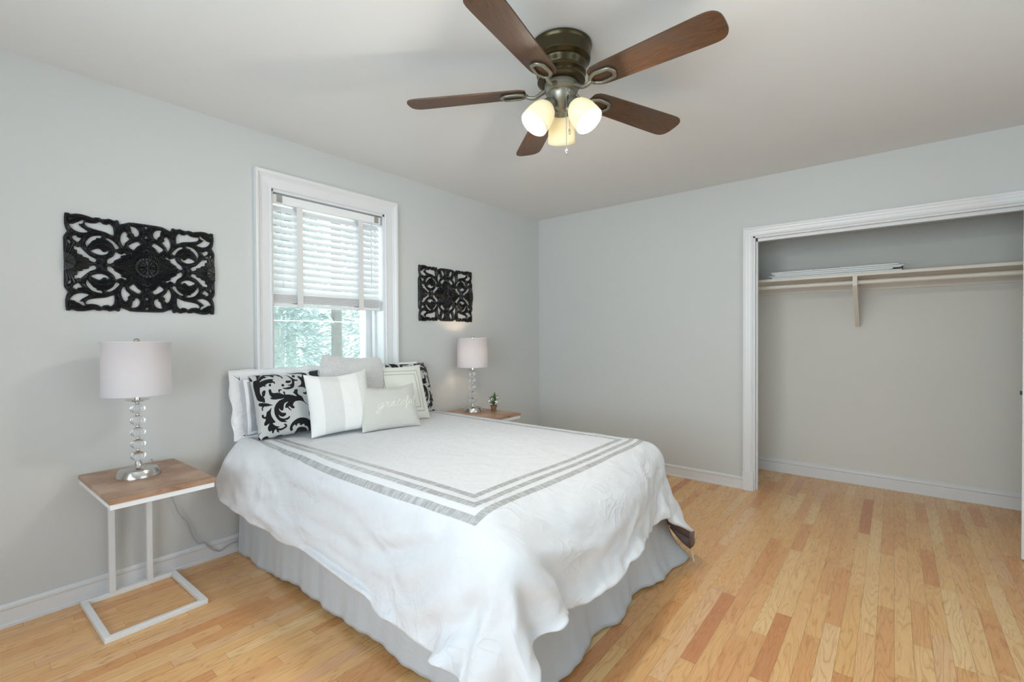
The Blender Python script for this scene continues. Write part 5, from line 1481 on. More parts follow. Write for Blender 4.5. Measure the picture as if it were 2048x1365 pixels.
-1, -1, 0, 0, -1, 0, 0, 1, 1, 1, 1, 0, 1, 1, 1, 0, -1, 0, -1, 0, -1, -1, -1, 0, -1, 0, 1, -3, 2, 4, 2, -11, -14, -34, -37, -37, -31, -36, -37, -37, -31, -23, -36, -34],
[-3042, -11, -12, 28, 3, 21, 3, 23, 2, 19, -7, 34, 21, 32, 25, 36, 40, 39, 40, 40, 39, 40, 40, 39, 40, 40, 39, 40, 40, 39, 40, 39, 40, 40, 39, 40, 40, 39, 40, 40, 39, 40,
40, 39, 40, 39, 39, 38, 36, 11, 13, 16, 11, -7, -4, 10, 14, 15, 15, 11, -623, -8, -7, 7, 0, 3, -6, 5, 0, 4, 3, 0, -1, 0, -1, 1, 0, 0, 0, 0, 0, 0, 0, 0, 0, 0, 0, 0, 0, 0,
0, 0, 0, 0, 0, 0, 0, 0, 0, 0, 0, 0, 0, 0, 0, -1, -1, -1, -2, -3, -4, -4, -5, -6, -6, -7, -6, -3, 0, -1, 302, 31, 28, 21, 31, 26, 36, 23, 34, 21, 29, 21, 24, 16, 14, -12,
0, -1, 0, 0, 0, -1, 1, 2, -1, 1, 1, 1, 0, 2, -1, 0, 1, 0, -1, -2, 0, -2, 0, 0, -1, 0, 0, -1, 0, 5, 2, -11, -13, -37, -36, -34, -34, -36, -37, -34, -31, -30, -33, -33],
[-3066, 8, -12, 22, 20, 6, 0, 26, 14, 3, 16, 22, 23, 33, 25, 35, 40, 39, 40, 40, 39, 40, 40, 39, 40, 40, 39, 40, 40, 39, 40, 39, 40, 40, 39, 40, 40, 39, 40, 40, 39, 40,
40, 39, 40, 39, 40, 37, 33, 19, 9, 16, 8, -11, 1, 18, 14, 10, 6, 19, -593, 2, -8, 1, 5, -4, -2, 4, 5, 2, 7, 1, -1, 0, -1, 0, 0, 0, 0, 0, 0, 0, 0, 0, 0, 0, 0, 0, 0, 0, 0,
0, 0, 0, 0, 0, 0, 0, 0, 0, 0, 0, 0, 0, 0, 0, -1, -2, -1, -4, -4, -6, -4, -7, -6, -9, -5, -3, -1, 1, 317, 19, 33, 24, 26, 30, 32, 23, 29, 28, 21, 23, 22, 17, 13, -11, -3,
0, 1, 0, 1, -2, 2, 1, 0, 1, 1, 0, 1, 0, 0, 1, -2, 0, 0, -1, -1, 1, -1, -1, -1, 0, 0, 0, 0, 3, 3, -11, -16, -33, -37, -32, -38, -36, -36, -31, -33, -32, -33, -29],
[-3065, 5, -18, 24, 16, 3, 26, 1, 23, 6, 25, 8, 27, 35, 24, 35, 40, 39, 40, 40, 39, 40, 40, 39, 40, 40, 39, 40, 40, 39, 40, 39, 40, 40, 39, 40, 40, 39, 40, 40, 39, 40,
40, 39, 40, 39, 40, 38, 25, 24, 16, 8, 2, -11, 18, 14, 15, 2, 15, 1, -560, 3, -3, -1, 1, -8, 6, 4, 4, 2, 9, 4, -1, 0, -1, 0, 0, 0, 0, 0, 0, 0, 0, 0, 0, 0, 0, 0, 0, 0, 0,
0, 0, 0, 0, 0, 0, 0, 0, 0, 0, 0, 0, 0, 0, 0, -1, -2, -2, -3, -4, -6, -5, -7, -9, -6, -7, -5, 0, -1, 316, 35, 24, 24, 32, 33, 21, 26, 24, 32, 13, 32, 17, 14, 15, -13, 0,
-2, 0, 1, 0, 0, 1, 1, 1, 0, 1, 1, 0, 1, -1, 2, -2, -1, -1, 0, -2, 0, 0, -1, -1, 0, 0, 2, -1, 4, 1, -7, -25, -29, -34, -36, -37, -36, -31, -36, -33, -35, -26, -35],
[-3077, -1, 3, 13, 19, -4, 31, 9, 18, 23, 4, 17, 24, 37, 24, 35, 40, 39, 40, 40, 39, 40, 40, 39, 40, 40, 39, 40, 40, 39, 40, 39, 40, 40, 39, 40, 40, 39, 40, 40, 39, 40,
40, 39, 40, 40, 39, 38, 30, 21, 13, 7, -6, 7, 15, 10, 17, -12, 23, 15, -528, 2, -3, 1, 0, -1, 7, -2, 3, 7, 6, 8, 2, 0, 0, -1, 0, 0, 0, 0, 0, 0, 0, 0, 0, 0, 0, 0, 0, 0, 0,
0, 0, 0, 0, 0, 0, 0, 0, 0, 0, 0, 0, 0, 0, -1, -1, -2, -2, -5, -4, -6, -6, -6, -9, -6, -9, -3, -2, 1, 321, 27, 33, 29, 28, 28, 20, 31, 27, 19, 33, 19, 17, 11, 16, -14, -2,
1, 0, -1, 2, 0, 1, -1, 2, 1, 0, 2, -1, 1, 0, -1, 1, -1, -1, -1, -2, 0, -1, 0, -1, 1, -1, 1, 1, 2, 2, -4, -25, -31, -35, -36, -37, -35, -31, -37, -29, -34, -27, -35],
[-3082, 9, -5, 8, 25, 9, 10, 15, 16, 21, 16, 28, 10, 35, 25, 35, 40, 39, 40, 40, 39, 40, 40, 39, 40, 40, 39, 40, 40, 39, 40, 39, 40, 40, 39, 40, 40, 39, 40, 40, 39, 40,
40, 39, 40, 40, 38, 37, 31, 22, 12, 1, 3, 11, 13, 21, -2, -13, 23, 21, -493, 3, -6, 2, 2, 0, 3, -1, -1, 9, 13, 7, 3, 2, 0, -1, 0, 0, 0, 0, 0, 0, 0, 0, 0, 0, 0, 0, 0, 0,
0, 0, 0, 0, 0, 0, 0, 0, 0, 0, 0, 0, 0, 0, 0, 0, -2, -1, -5, -4, -5, -5, -7, -7, -7, -10, -7, -2, -2, -1, 321, 34, 30, 30, 22, 33, 24, 32, 26, 21, 22, 17, 30, 0, 17, -14,
-2, 2, -1, 0, 0, 0, 0, 3, 0, 1, -1, 2, 0, 0, 2, -3, 0, 0, -1, -1, -1, 0, 0, -1, 0, 0, -1, 0, 2, 1, 6, -9, -22, -31, -36, -37, -36, -33, -35, -27, -35, -33, -29, -31],
[-3080, -2, 2, 10, 8, 20, 14, 14, 12, 23, 16, 22, 22, 35, 26, 33, 40, 39, 40, 40, 39, 40, 40, 39, 40, 40, 39, 40, 40, 39, 40, 39, 40, 40, 39, 40, 40, 39, 40, 40, 39, 40,
40, 39, 40, 40, 37, 37, 32, 21, 9, 4, 7, 12, 17, 19, -18, 3, 8, 33, -457, -4, -3, 0, -1, 3, 4, 3, -2, 11, 12, 10, 6, 3, -1, -1, 0, 0, 0, 0, 0, 0, 0, 0, 0, 0, 0, 0, 0, 0,
0, 0, 0, 0, 0, 0, 0, 0, 0, 0, 0, 0, 0, 0, 0, 0, -3, -2, -4, -5, -4, -6, -7, -7, -10, -7, -9, -3, 0, -4, 333, 29, 28, 29, 31, 28, 26, 26, 31, 10, 25, 25, 22, -1, 20, -18,
-1, 1, 0, 0, 0, 1, 1, 2, -1, 1, 1, -1, 2, 0, 0, -2, 0, 0, -1, -1, 0, -3, 0, 1, 0, 0, 0, 1, 0, 2, 6, -11, -20, -32, -36, -37, -36, -34, -29, -33, -30, -37, -35, -15],
[-3084, -9, 8, 10, 5, 20, 13, 14, 16, 18, 26, 19, 34, 26, 36, 23, 40, 39, 40, 40, 39, 40, 40, 39, 40, 40, 39, 40, 40, 39, 40, 39, 40, 40, 39, 40, 40, 39, 40, 40, 39, 40,
40, 39, 40, 39, 37, 37, 31, 20, 11, 6, 8, 12, 22, -1, -11, 9, 13, 20, -420, -11, -4, 2, -2, 3, 3, 2, 3, 5, 21, 10, 7, 7, -2, 0, 0, 0, 0, 0, 0, 0, 0, 0, 0, 0, 0, 0, 0, 0,
0, 0, 0, 0, 0, 0, 0, 0, 0, 0, 0, 0, 0, 0, 0, 0, -2, -4, -4, -5, -5, -6, -7, -7, -10, -10, -6, -4, -4, 0, 341, 31, 29, 29, 32, 28, 27, 26, 25, 28, -3, 29, 11, 16, 6, -11,
-2, 1, 0, 0, 1, 2, 0, 1, 0, 2, -1, 2, 0, -1, 0, -1, 0, -2, 1, -1, -1, -2, 0, 1, -1, 1, 0, -1, 3, 2, 5, -12, -23, -30, -35, -37, -35, -34, -28, -30, -34, -37, -31, -31],
[-3108, 10, 1, 19, 5, 4, 25, 4, 25, 25, 26, 29, 20, 34, 35, 21, 40, 39, 40, 40, 39, 40, 40, 39, 40, 40, 39, 40, 40, 39, 40, 39, 40, 40, 39, 40, 40, 39, 40, 40, 39, 40,
40, 39, 40, 39, 38, 36, 30, 21, 11, 6, 10, 23, 4, -16, 13, 10, 7, 23, -394, -2, -7, 2, -4, 0, 4, 1, 10, 10, 9, 17, 11, 6, 3, 0, 0, 0, 0, 0, 0, 0, 0, 0, 0, 0, 0, 0, 0, 0,
0, 0, 0, 0, 0, 0, 0, 0, 0, 0, 0, 0, 0, 0, 0, -1, -2, -4, -5, -6, -5, -6, -7, -9, -8, -13, -5, -4, -8, 5, 360, 19, 36, 24, 34, 31, 25, 33, 15, 20, 17, 1, 27, 6, 5, -9, 1,
-2, 1, 0, 1, 0, 1, 2, 0, 1, -1, 1, -1, 1, -1, 0, 0, -2, 0, -1, -1, 0, -1, 1, 0, -1, 2, 0, 1, 6, -2, -12, -20, -30, -35, -36, -36, -28, -36, -29, -29, -36, -31, -26],
[-3110, 20, -8, 8, 9, 11, 13, 14, 21, 29, 26, 28, 30, 26, 36, 22, 40, 39, 40, 40, 39, 40, 40, 39, 40, 40, 39, 40, 40, 39, 40, 39, 40, 40, 39, 40, 40, 39, 40, 40, 39, 40,
40, 39, 40, 39, 39, 36, 30, 21, 10, 9, 18, 5, -6, -4, 9, 17, 17, 12, -362, -5, 0, 0, -6, 2, 4, 2, 6, 12, 11, 15, 14, 10, 4, 0, 0, 0, 0, 0, 0, 0, 0, 0, 0, 0, 0, 0, 0, 0,
0, 0, 0, 0, 0, 0, 0, 0, 0, 0, 0, 0, 0, 0, 0, 0, -4, -4, -6, -5, -6, -6, -9, -8, -12, -12, -6, -4, -5, 0, 365, 26, 31, 30, 30, 30, 31, 28, 21, 15, 13, 9, 4, 20, 0, -9, 0,
-1, 1, 1, 1, 0, 2, 0, 0, 1, 0, 2, -2, 0, 0, -2, 0, 0, -2, 0, -1, 0, 0, -1, 0, 1, 1, 0, 2, 4, -2, -10, -20, -30, -36, -37, -30, -37, -32, -33, -30, -31, -30, -24],
[-3110, 12, 14, -8, 8, 8, 14, 25, 10, 28, 30, 29, 28, 30, 32, 25, 40, 39, 40, 40, 39, 40, 40, 39, 40, 40, 39, 40, 40, 39, 40, 39, 40, 40, 39, 40, 40, 39, 40, 40, 39, 40,
40, 39, 40, 39, 39, 36, 30, 25, 7, 15, 8, -4, -2, 7, 10, 14, 14, -2, -335, -1, -1, -3, -1, 2, 7, 2, 3, 10, 14, 15, 16, 13, 8, -1, 0, 0, 0, 0, 0, 0, 0, 0, 0, 0, 0, 0, 0,
0, 0, 0, 0, 0, 0, 0, 0, 0, 0, 0, 0, 0, 0, 0, 0, 0, -4, -5, -5, -6, -6, -8, -8, -11, -12, -12, -7, -6, -2, -6, 373, 27, 29, 30, 32, 32, 29, 23, 31, 18, 7, 7, 4, 7, 10,
-16, 2, -1, 1, 1, 0, 0, 2, 0, 0, 2, -1, -1, 1, 0, 0, -1, -1, -2, 1, -1, 0, -1, 0, 0, 0, 0, 2, 1, 1, 2, -1, -7, -24, -29, -37, -33, -35, -35, -33, -32, -33, -30, -30,
-33],
[-3120, 20, 0, -4, 10, 13, 12, 21, 21, 29, 26, 29, 29, 30, 34, 25, 40, 39, 40, 40, 39, 40, 40, 39, 40, 40, 39, 40, 40, 39, 40, 39, 40, 40, 39, 40, 40, 39, 40, 40, 39, 40,
40, 39, 40, 40, 38, 36, 30, 22, 19, 3, -2, 4, 7, 16, 0, 20, 0, 7, -303, -1, -2, -4, 3, 0, 6, 4, 7, 7, 12, 17, 16, 16, 10, 2, 0, 0, 0, 0, 0, 0, 0, 0, 0, 0, 0, 0, 0, 0, 0,
0, 0, 0, 0, 0, 0, 0, 0, 0, 0, 0, 0, 0, 0, -1, -5, -5, -6, -6, -7, -8, -10, -11, -11, -16, -6, -6, -1, -5, 381, 25, 31, 30, 30, 30, 28, 28, 26, 15, 16, 5, 3, 0, 7, -12, 1,
0, 0, 2, 1, -1, 1, 1, 1, 1, 0, -1, 1, -1, -1, -1, -1, -1, 0, -1, 0, 0, 0, 0, -1, 2, 1, 1, 0, 1, 2, -12, -21, -30, -32, -37, -37, -33, -33, -27, -32, -29, -35, -33],
[-3124, 10, 5, 3, 8, 11, 16, 14, 29, 24, 27, 31, 30, 30, 29, 32, 40, 39, 40, 40, 39, 40, 40, 39, 40, 40, 39, 40, 40, 39, 40, 39, 40, 40, 39, 40, 40, 39, 40, 40, 39, 40,
40, 39, 40, 39, 39, 38, 29, 21, 10, 1, 11, 8, 17, 3, 3, 5, 14, 0, -274, -5, 0, 4, -2, 4, 2, 6, 8, 10, 13, 15, 17, 15, 15, 3, 0, 0, 0, 0, 0, 0, 0, 0, 0, 0, 0, 0, 0, 0, 0,
0, 0, 0, 0, 0, 0, 0, 0, 0, 0, 0, 0, 0, 0, -2, -4, -5, -7, -7, -9, -8, -11, -11, -15, -10, -8, -7, -4, -1, 389, 24, 29, 31, 32, 29, 26, 30, 17, 22, 14, 8, 1, -2, 6, -13,
0, 1, 1, 1, 1, 0, 1, 1, 1, 0, 0, 0, 0, -2, 0, -2, -1, 1, -2, 0, -1, 0, 1, -1, 0, 2, 0, 1, 2, 0, 0, -8, -24, -31, -32, -39, -32, -34, -27, -36, -33, -32, -31, -33],
[-3130, 28, -11, 1, 14, 12, 8, 28, 18, 24, 29, 29, 30, 30, 34, 31, 40, 39, 40, 40, 39, 40, 40, 39, 40, 40, 39, 40, 40, 39, 40, 39, 40, 40, 39, 40, 40, 39, 40, 40, 39, 40,
40, 39, 40, 39, 39, 39, 28, 21, 10, 11, 7, 15, -1, 7, 2, 6, 16, 9, -249, 4, 1, -5, 3, 6, 5, 5, 6, 10, 15, 15, 17, 17, 15, 7, 0, 0, 0, 0, 0, 0, 0, 0, 0, 0, 0, 0, 0, 0, 0,
0, 0, 0, 0, 0, 0, 0, 0, 0, 0, 0, 0, 0, 0, -1, -6, -5, -7, -8, -9, -10, -11, -13, -13, -11, -9, -5, -8, 2, 396, 20, 27, 34, 30, 25, 34, 23, 25, 19, 14, 9, 2, -9, 1, -7, 1,
0, 1, 2, -1, 1, 2, 0, 0, 1, -1, 1, -2, 1, -2, 0, -1, -1, -1, 0, -2, 2, -1, 0, 1, 2, 0, 2, 0, 1, -1, -9, -25, -30, -35, -34, -36, -27, -36, -33, -33, -34, -27, -31],
[-3104, -18, 4, 12, 0, 15, 3, 30, 24, 24, 26, 31, 32, 30, 34, 32, 40, 39, 40, 40, 39, 40, 40, 39, 40, 40, 39, 40, 40, 39, 40, 39, 40, 40, 39, 40, 40, 39, 40, 40, 39, 40,
40, 39, 40, 40, 40, 39, 29, 18, 19, 6, 11, 2, 7, 10, 7, 11, 12, 19, -232, 17, 0, 2, -2, 4, 4, 10, 7, 11, 15, 16, 16, 17, 16, 13, 0, 0, 0, 0, 0, 0, 0, 0, 0, 0, 0, 0, 0, 0,
0, 0, 0, 0, 0, 0, 0, 0, 0, 0, 0, 0, 0, 0, 0, -2, -6, -4, -9, -10, -9, -12, -10, -12, -13, -11, -12, -9, -5, -17, 385, 28, 30, 31, 36, 28, 35, 21, 22, 20, 16, 7, 2, -9, 1,
-8, -2, 1, 1, 1, 2, 0, 0, 1, 0, 0, 0, 0, 1, -3, 0, 0, -2, 0, -2, 0, 0, 0, 0, 1, 1, 0, 2, 0, 1, 1, -3, -10, -26, -31, -32, -37, -31, -36, -34, -29, -33, -29, -29, -22],
[-3111, 2, -7, -5, 17, 12, 13, 14, 23, 25, 24, 30, 31, 37, 33, 37, 40, 39, 40, 40, 39, 40, 40, 39, 40, 40, 39, 40, 40, 39, 40, 39, 40, 40, 39, 40, 40, 39, 40, 40, 39, 40,
40, 39, 40, 39, 37, 39, 28, 22, 19, 2, 13, 0, 14, 16, 3, 16, 26, 14, -192, 1, 6, 5, 2, -2, 10, 4, 11, 10, 14, 14, 23, 14, 17, 18, 0, 0, 0, 0, 0, 0, 0, 0, 0, 0, 0, 0, 0,
0, 0, 0, 0, 0, 0, 0, 0, 0, 0, 0, 0, 0, 0, 0, 0, -2, -8, -4, -10, -9, -17, -6, -13, -11, -12, -15, -14, -9, -14, -6, 377, 35, 31, 31, 32, 26, 28, 23, 25, 23, 20, 15, -8,
2, -11, -5, 1, 1, 0, -1, 4, 1, -1, 1, 0, -1, 1, 0, -2, -1, 0, -1, -1, -1, -1, 0, 0, 2, -1, -1, 1, 3, 0, 1, 1, -3, -14, -10, -24, -30, -29, -37, -32, -37, -33, -30, -27,
-27, -21, -23],
]
G = np.array([np.cumsum(np.array(r).reshape(3, -1), axis=1).T for r in DRAPE], float) / 1000
NYc, NXc = G.shape[:2]
Pc = G
CWX0, CWX1, CWY0, CWY1 = -3.4200, -1.0800, -2.4000, -0.0450
V = Pc.reshape(-1, 3)
F = []
UV = []
for j in range(NYc - 1):
    for i in range(NXc - 1):
        a = j * NXc + i
        F.append((a, a + 1, a + NXc + 1, a + NXc))
me = bpy.data.meshes.new('comforter')
me.from_pydata([tuple(v) for v in V], [], F)
uvl = me.uv_layers.new(name='UVMap')
for lp in me.loops:
    j, i = divmod(lp.vertex_index, NXc)
    uvl.data[lp.index].uv = (CWX0 + (CWX1 - CWX0) * i / (NXc - 1), CWY0 + (CWY1 - CWY0) * j / (NYc - 1))
com = link('comforter', me, M['comforter'], None, True)
sm = com.modifiers.new('fine', 'SUBSURF')
sm.levels = sm.render_levels = 2
so = com.modifiers.new('filling', 'SOLIDIFY')
so.thickness = .014
so.offset = -1.0
me.materials.append(M['lining'])
so.material_offset = 1
so.material_offset_rim = 0
so.use_rim = True
tag(com, 'white comforter with three grey satin border bands spread over the bed', 'comforter')
# turned-up corner showing the brown lining, with its sewn-in tag
Gc = Pc[0, -1]
L0, L1, L2 = Vector(Pc[0, -5]), Vector(Pc[0, -1]), Vector(Pc[4, -1])
fv = []
ff = []
K = 6
for i in range(K + 1):
    f = i / K
    top = L0.lerp(L1, min(1, f * 2)) if f <= .5 else L1.lerp(L2, f * 2 - 1)
    sagz = math.sin(PI * f)
    inn = Vector((-.030, .020, 0))
    for k in range(4):
        g = k / 3
        fv.append(top + inn * g * .8 + Vector((0, -.012 * math.sin(PI * g), -.050 * g * sagz - .004)))
for i in range(K):
    for k in range(3):
        a = i * 4 + k
        ff.append((a, a + 1, a + 5, a + 4))
fo = mesh_obj('turned_corner', fv, ff, M['lining'], com, True)
fo['label'] = 'brown turned-under corner'
sd = fo.modifiers.new('thickness', 'SOLIDIFY')
sd.thickness = .004
mb = MB()
tp = L1 + Vector((-.035, .0, -.055))
mb.add([tp + Vector(v) for v in ((-.006, 0, 0), (.006, 0, 0), (.004, -.012, -.070), (-.010, -.012, -.072), (-.006, .0012, 0), (.006, .0012, 0), (.004, -.0108, -.070), (-.010, -.0108, -.072))],
       [(0, 3, 2, 1), (4, 5, 6, 7), (0, 1, 5, 4), (1, 2, 6, 5), (2, 3, 7, 6), (3, 0, 4, 7)])
mb.build('care_tag', M['tape'], com)
# ------------------------------------------------------------------ pillows
def jgrid(n):
    a = np.linspace(-1, 1, n)
    return np.sign(a) * (1 - (1 - np.abs(a)) ** 1.25)


def pillow(name, q, thick, mat, label, n=90, pat=None, pinch=.05, chop=0.0, fr_seed=0, cat='pillow', flange=None, z0=.652, group=None, sag=0.0, rnd=0.0):
    """q: base corner x, y, heading, width, height, lean back, roll (degrees); front faces the foot of the bed"""
    ax, ay, az, w_, h_, tl, rl = q
    a_ = math.radians(az)
    t_ = math.radians(tl)
    r_ = math.radians(rl)
    U = Vector((math.cos(a_), math.sin(a_), 0))
    Nn = Vector((-U.y, U.x, 0))
    Vv = Vector((0, 0, 1)) * math.cos(t_) + Nn * math.sin(t_)
    U2 = U * math.cos(r_) + Vv * math.sin(r_)
    V2 = Vv * math.cos(r_) - U * math.sin(r_)
    front = U2.cross(V2)
    Mx = Matrix((U2, V2, front)).transposed().to_4x4()
    org = Vector((ax, ay, z0)) + U2 * (w_ / 2)
    Mx.translation = org
    rs = np.random.RandomState(fr_seed)
    g = jgrid(n)
    A, B = np.meshgrid(g, g)
    ph = rs.uniform(0, 6.28, 12)

    def surf(A, B, side):
        A, B = np.asarray(A, float), np.asarray(B, float)
        f = np.clip((1 - np.abs(A) ** 2.4), 0, 1) * np.clip((1 - np.abs(B) ** 2.4), 0, 1)
        th = thick * f ** .5
        # creases running in from the corners and edges
        cr = np.zeros_like(A)
        for k in range(6):
            cr += np.sin((A * np.cos(ph[k]) + B * np.sin(ph[k])) * (5 + 2.2 * k) + ph[k + 6]) / (5 + 2 * k)
        edge = np.maximum(np.abs(A), np.abs(B)) ** 3 * (1 - np.maximum(np.abs(A), np.abs(B)) ** 8)
        th = th * (1 + .10 * cr) + .010 * cr * edge
        X = A * w_ / 2 * (1 - pinch * (1 - B ** 2) * np.abs(A) ** 2)
        Y = h_ / 2 + B * h_ / 2 * (1 - pinch * (1 - A ** 2) * np.abs(B) ** 2)
        k_ = 1 - rnd * (np.abs(A) * np.abs(B)) ** 5
        X = X * k_
        Y = h_ / 2 + (Y - h_ / 2) * k_
        Y = Y - chop * (1 - A ** 2) ** 1.2 * np.clip((B + .2) / 1.2, 0, 1) ** 2
        Y = Y + sag * (1 - np.abs(A) ** 3) * np.clip(-B, 0, 1) ** 2
        Z = side * th * (1.0 if side > 0 else .5)
        return X, Y, Z
    V = []
    F = []
    pv = []
    for side in (1, -1):
        X, Y, Z = surf(A, B, side)
        V += list(zip(X.ravel(), Y.ravel(), Z.ravel()))
        if pat is not None:
            pv.append(pat((A + 1) / 2, (B + 1) / 2, side).ravel())
        o_ = 0 if side > 0 else n * n
        for j in range(n - 1):
            for i in range(n - 1):
                k = o_ + j * n + i
                f = (k, k + 1, k + n + 1, k + n)
                F.append(f if side > 0 else f[::-1])
    # join the seam
    ring = [(0, i) for i in range(n)] + [(j, n - 1) for j in range(1, n)] + [(n - 1, i) for i in range(n - 2, -1, -1)] + [(j, 0) for j in range(n - 2, 0, -1)]
    rg = [j * n + i for j, i in ring]
    for k in range(len(rg)):
        a, b = rg[k], rg[(k + 1) % len(rg)]
        F.append((b, a, a + n * n, b + n * n))
    me = bpy.data.meshes.new(name)
    me.from_pydata([tuple(map(float, v)) for v in V], [], F)
    me.update()
    if pat is not None:
        at = me.attributes.new('pat', 'FLOAT', 'POINT')
        at.data.foreach_set('value', np.concatenate(pv).astype(np.float32))
    o = link(name, me, mat, None, True)
    o.matrix_world = Mx
    tag(o, label, cat, group)
    o['_s'] = 0
    del o['_s']
    if flange:
        fw_, fmat = flange
        K = 64
        V = []
        F = []
        per = []
        m_ = 60
        for k in range(4 * m_):
            sd, t2 = divmod(k, m_)
            u = -1 + 2 * t2 / m_
            per.append({0: (u, -1), 1: (1, u), 2: (-u, 1), 3: (-1, -u)}[sd])
        for (a, b) in per:
            X, Y, Z = surf(np.array([[a]]), np.array([[b]]), 1)
            x0, y0 = float(X[0, 0]), float(Y[0, 0])
            mxy = max(abs(a), abs(b))
            ox_, oy_ = (a if abs(a) > .999 else 0), (b if abs(b) > .999 else 0)
            wob = math.sin(a * 9 + b * 7 + fr_seed)
            rr = fw_ * (1 + .08 * wob)
            down = .35 if b < -.9 else 1.0
            ix, iy = x0 - ox_ * .012, y0 - oy_ * .012
            V += [(ix, iy, .004), (x0 + ox_ * rr * .5, y0 + oy_ * rr * .5 * down, .004 * wob), (x0 + ox_ * rr, y0 + oy_ * rr * down, -.006 * wob)]
        n4 = len(per)
        for k in range(n4):
            a, b = k * 3, ((k + 1) % n4) * 3
            F += [(a, a + 1, b + 1, b), (a + 1, a + 2, b + 2, b + 1)]
        fo = mesh_obj('flange', V, F, fmat, o, True)
        sd = fo.modifiers.new('thickness', 'SOLIDIFY')
        sd.thickness = .003
        sd.offset = 0
    return o, surf


DAM = [[[35,1002], [56,1027], [93,1033], [117,1016], [106,989], [134,1009], [144,999], [133,971], [102,928], [75,889], [82,973], [59,989]], [[-7,983],
[17,943], [25,886], [-7,918]], [[97,914], [105,927], [160,983], [238,1012], [312,999], [367,954], [398,897], [386,870], [369,915], [347,918],
[321,950], [283,949], [294,924], [270,913], [237,945], [179,957], [204,925], [151,913], [101,867], [74,880]], [[96,854], [162,883], [222,890],
[280,873], [255,857], [281,825], [280,787], [257,814], [226,809], [198,817], [157,789], [169,764], [127,779], [82,767]], [[40,893], [98,896],
[106,848], [80,712], [87,637], [118,596], [116,523], [82,542], [30,586], [18,776], [25,858]], [[96,626], [101,690], [133,713], [148,693], [129,631],
[113,615]], [[199,784], [206,799], [220,803], [230,792], [229,773], [216,758], [202,765]], [[45,534], [129,511], [175,481], [209,457], [165,460],
[129,457], [101,466], [80,442], [81,419], [68,408], [62,441], [73,470], [37,494]], [[182,697], [207,717], [218,692], [221,654], [256,640], [293,639],
[305,619], [300,662], [308,689], [330,690], [351,673], [323,663], [315,631], [342,608], [363,596], [353,635], [370,647], [382,621], [378,594],
[423,587], [467,571], [521,544], [493,591], [478,617], [494,620], [506,651], [535,662], [552,645], [538,599], [552,563], [587,534], [603,483],
[607,454], [657,369], [604,435], [561,466], [506,470], [473,456], [451,412], [470,386], [460,364], [429,369], [411,400], [396,403], [403,374],
[429,337], [396,352], [379,387], [348,388], [364,445], [399,473], [359,465], [336,431], [322,360], [292,360], [274,395], [274,368], [302,326],
[345,314], [345,282], [308,261], [273,277], [255,307], [270,259], [311,233], [357,238], [391,260], [390,232], [360,206], [322,204], [356,175],
[289,183], [250,217], [221,277], [209,352], [219,423], [248,474], [291,513], [354,536], [309,534], [242,535], [193,556], [186,585], [210,577],
[187,622]], [[354,754], [363,771], [377,775], [388,766], [392,749], [384,733], [370,728], [358,736]], [[355,706], [401,704], [441,713], [474,723],
[422,745], [470,753], [499,788], [498,837], [480,878], [462,914], [431,942], [471,923], [505,885], [531,847], [560,829], [584,826], [572,803],
[541,807], [531,793], [521,727], [492,687], [435,671], [383,683]], [[416,808], [435,830], [457,822], [489,828], [483,790], [451,779], [421,788]],
[[517,903], [526,919], [543,926], [557,916], [561,898], [552,879], [535,873], [521,883]], [[464,978], [497,989], [527,980], [600,987], [680,979],
[723,939], [732,867], [712,820], [680,794], [753,815], [751,775], [719,755], [748,736], [748,706], [715,730], [672,721], [665,697], [691,684],
[699,634], [674,579], [643,559], [614,578], [618,602], [644,593], [666,629], [652,665], [619,689], [556,698], [601,726], [624,772], [615,822],
[597,864], [594,894], [618,896], [639,869], [665,905], [657,936], [602,947], [538,949], [494,969]], [[183,429], [167,359], [173,295], [200,227],
[210,198], [174,196], [191,165], [217,142], [259,125], [228,113], [270,96], [309,111], [325,121], [306,143], [323,158], [342,136], [346,108],
[320,86], [273,68], [237,71], [255,45], [220,57], [208,99], [188,86], [176,52], [159,56], [153,93], [130,84], [112,110], [111,154], [135,203],
[100,183], [72,188], [73,224], [98,273], [71,291], [53,316], [58,351], [79,348], [82,316], [104,321], [118,377], [149,394]], [[50,17], [80,33],
[114,17], [123,-20], [68,-13]], [[44,106], [13,86], [2,53], [28,4], [0,10], [-6,55], [5,92]], [[381,92], [404,142], [456,188], [521,208], [597,190],
[653,142], [683,80], [705,19], [706,-28], [635,-18], [626,25], [601,67], [571,73], [568,102], [544,102], [526,87], [506,105], [508,122], [477,119],
[469,93], [451,101], [446,116], [419,94], [414,58], [428,51], [395,30], [380,56]], [[443,-2], [463,30], [484,63], [531,67], [583,48], [616,9],
[628,-17], [486,-20], [521,5], [474,-4]], [[649,294], [676,332], [716,330], [713,364], [743,345], [755,247], [748,181], [725,185], [723,224],
[702,246], [715,273], [682,269], [668,234], [681,217], [655,203], [642,248]], [[684,117], [694,136], [713,142], [730,129], [734,108], [723,89],
[704,83], [687,96]], [[713,466], [741,486], [760,478], [759,444], [727,449]], [[768,964], [819,969], [828,917], [777,913]]]
"""black leaf shapes of the damask, thousandths of the pillow face"""


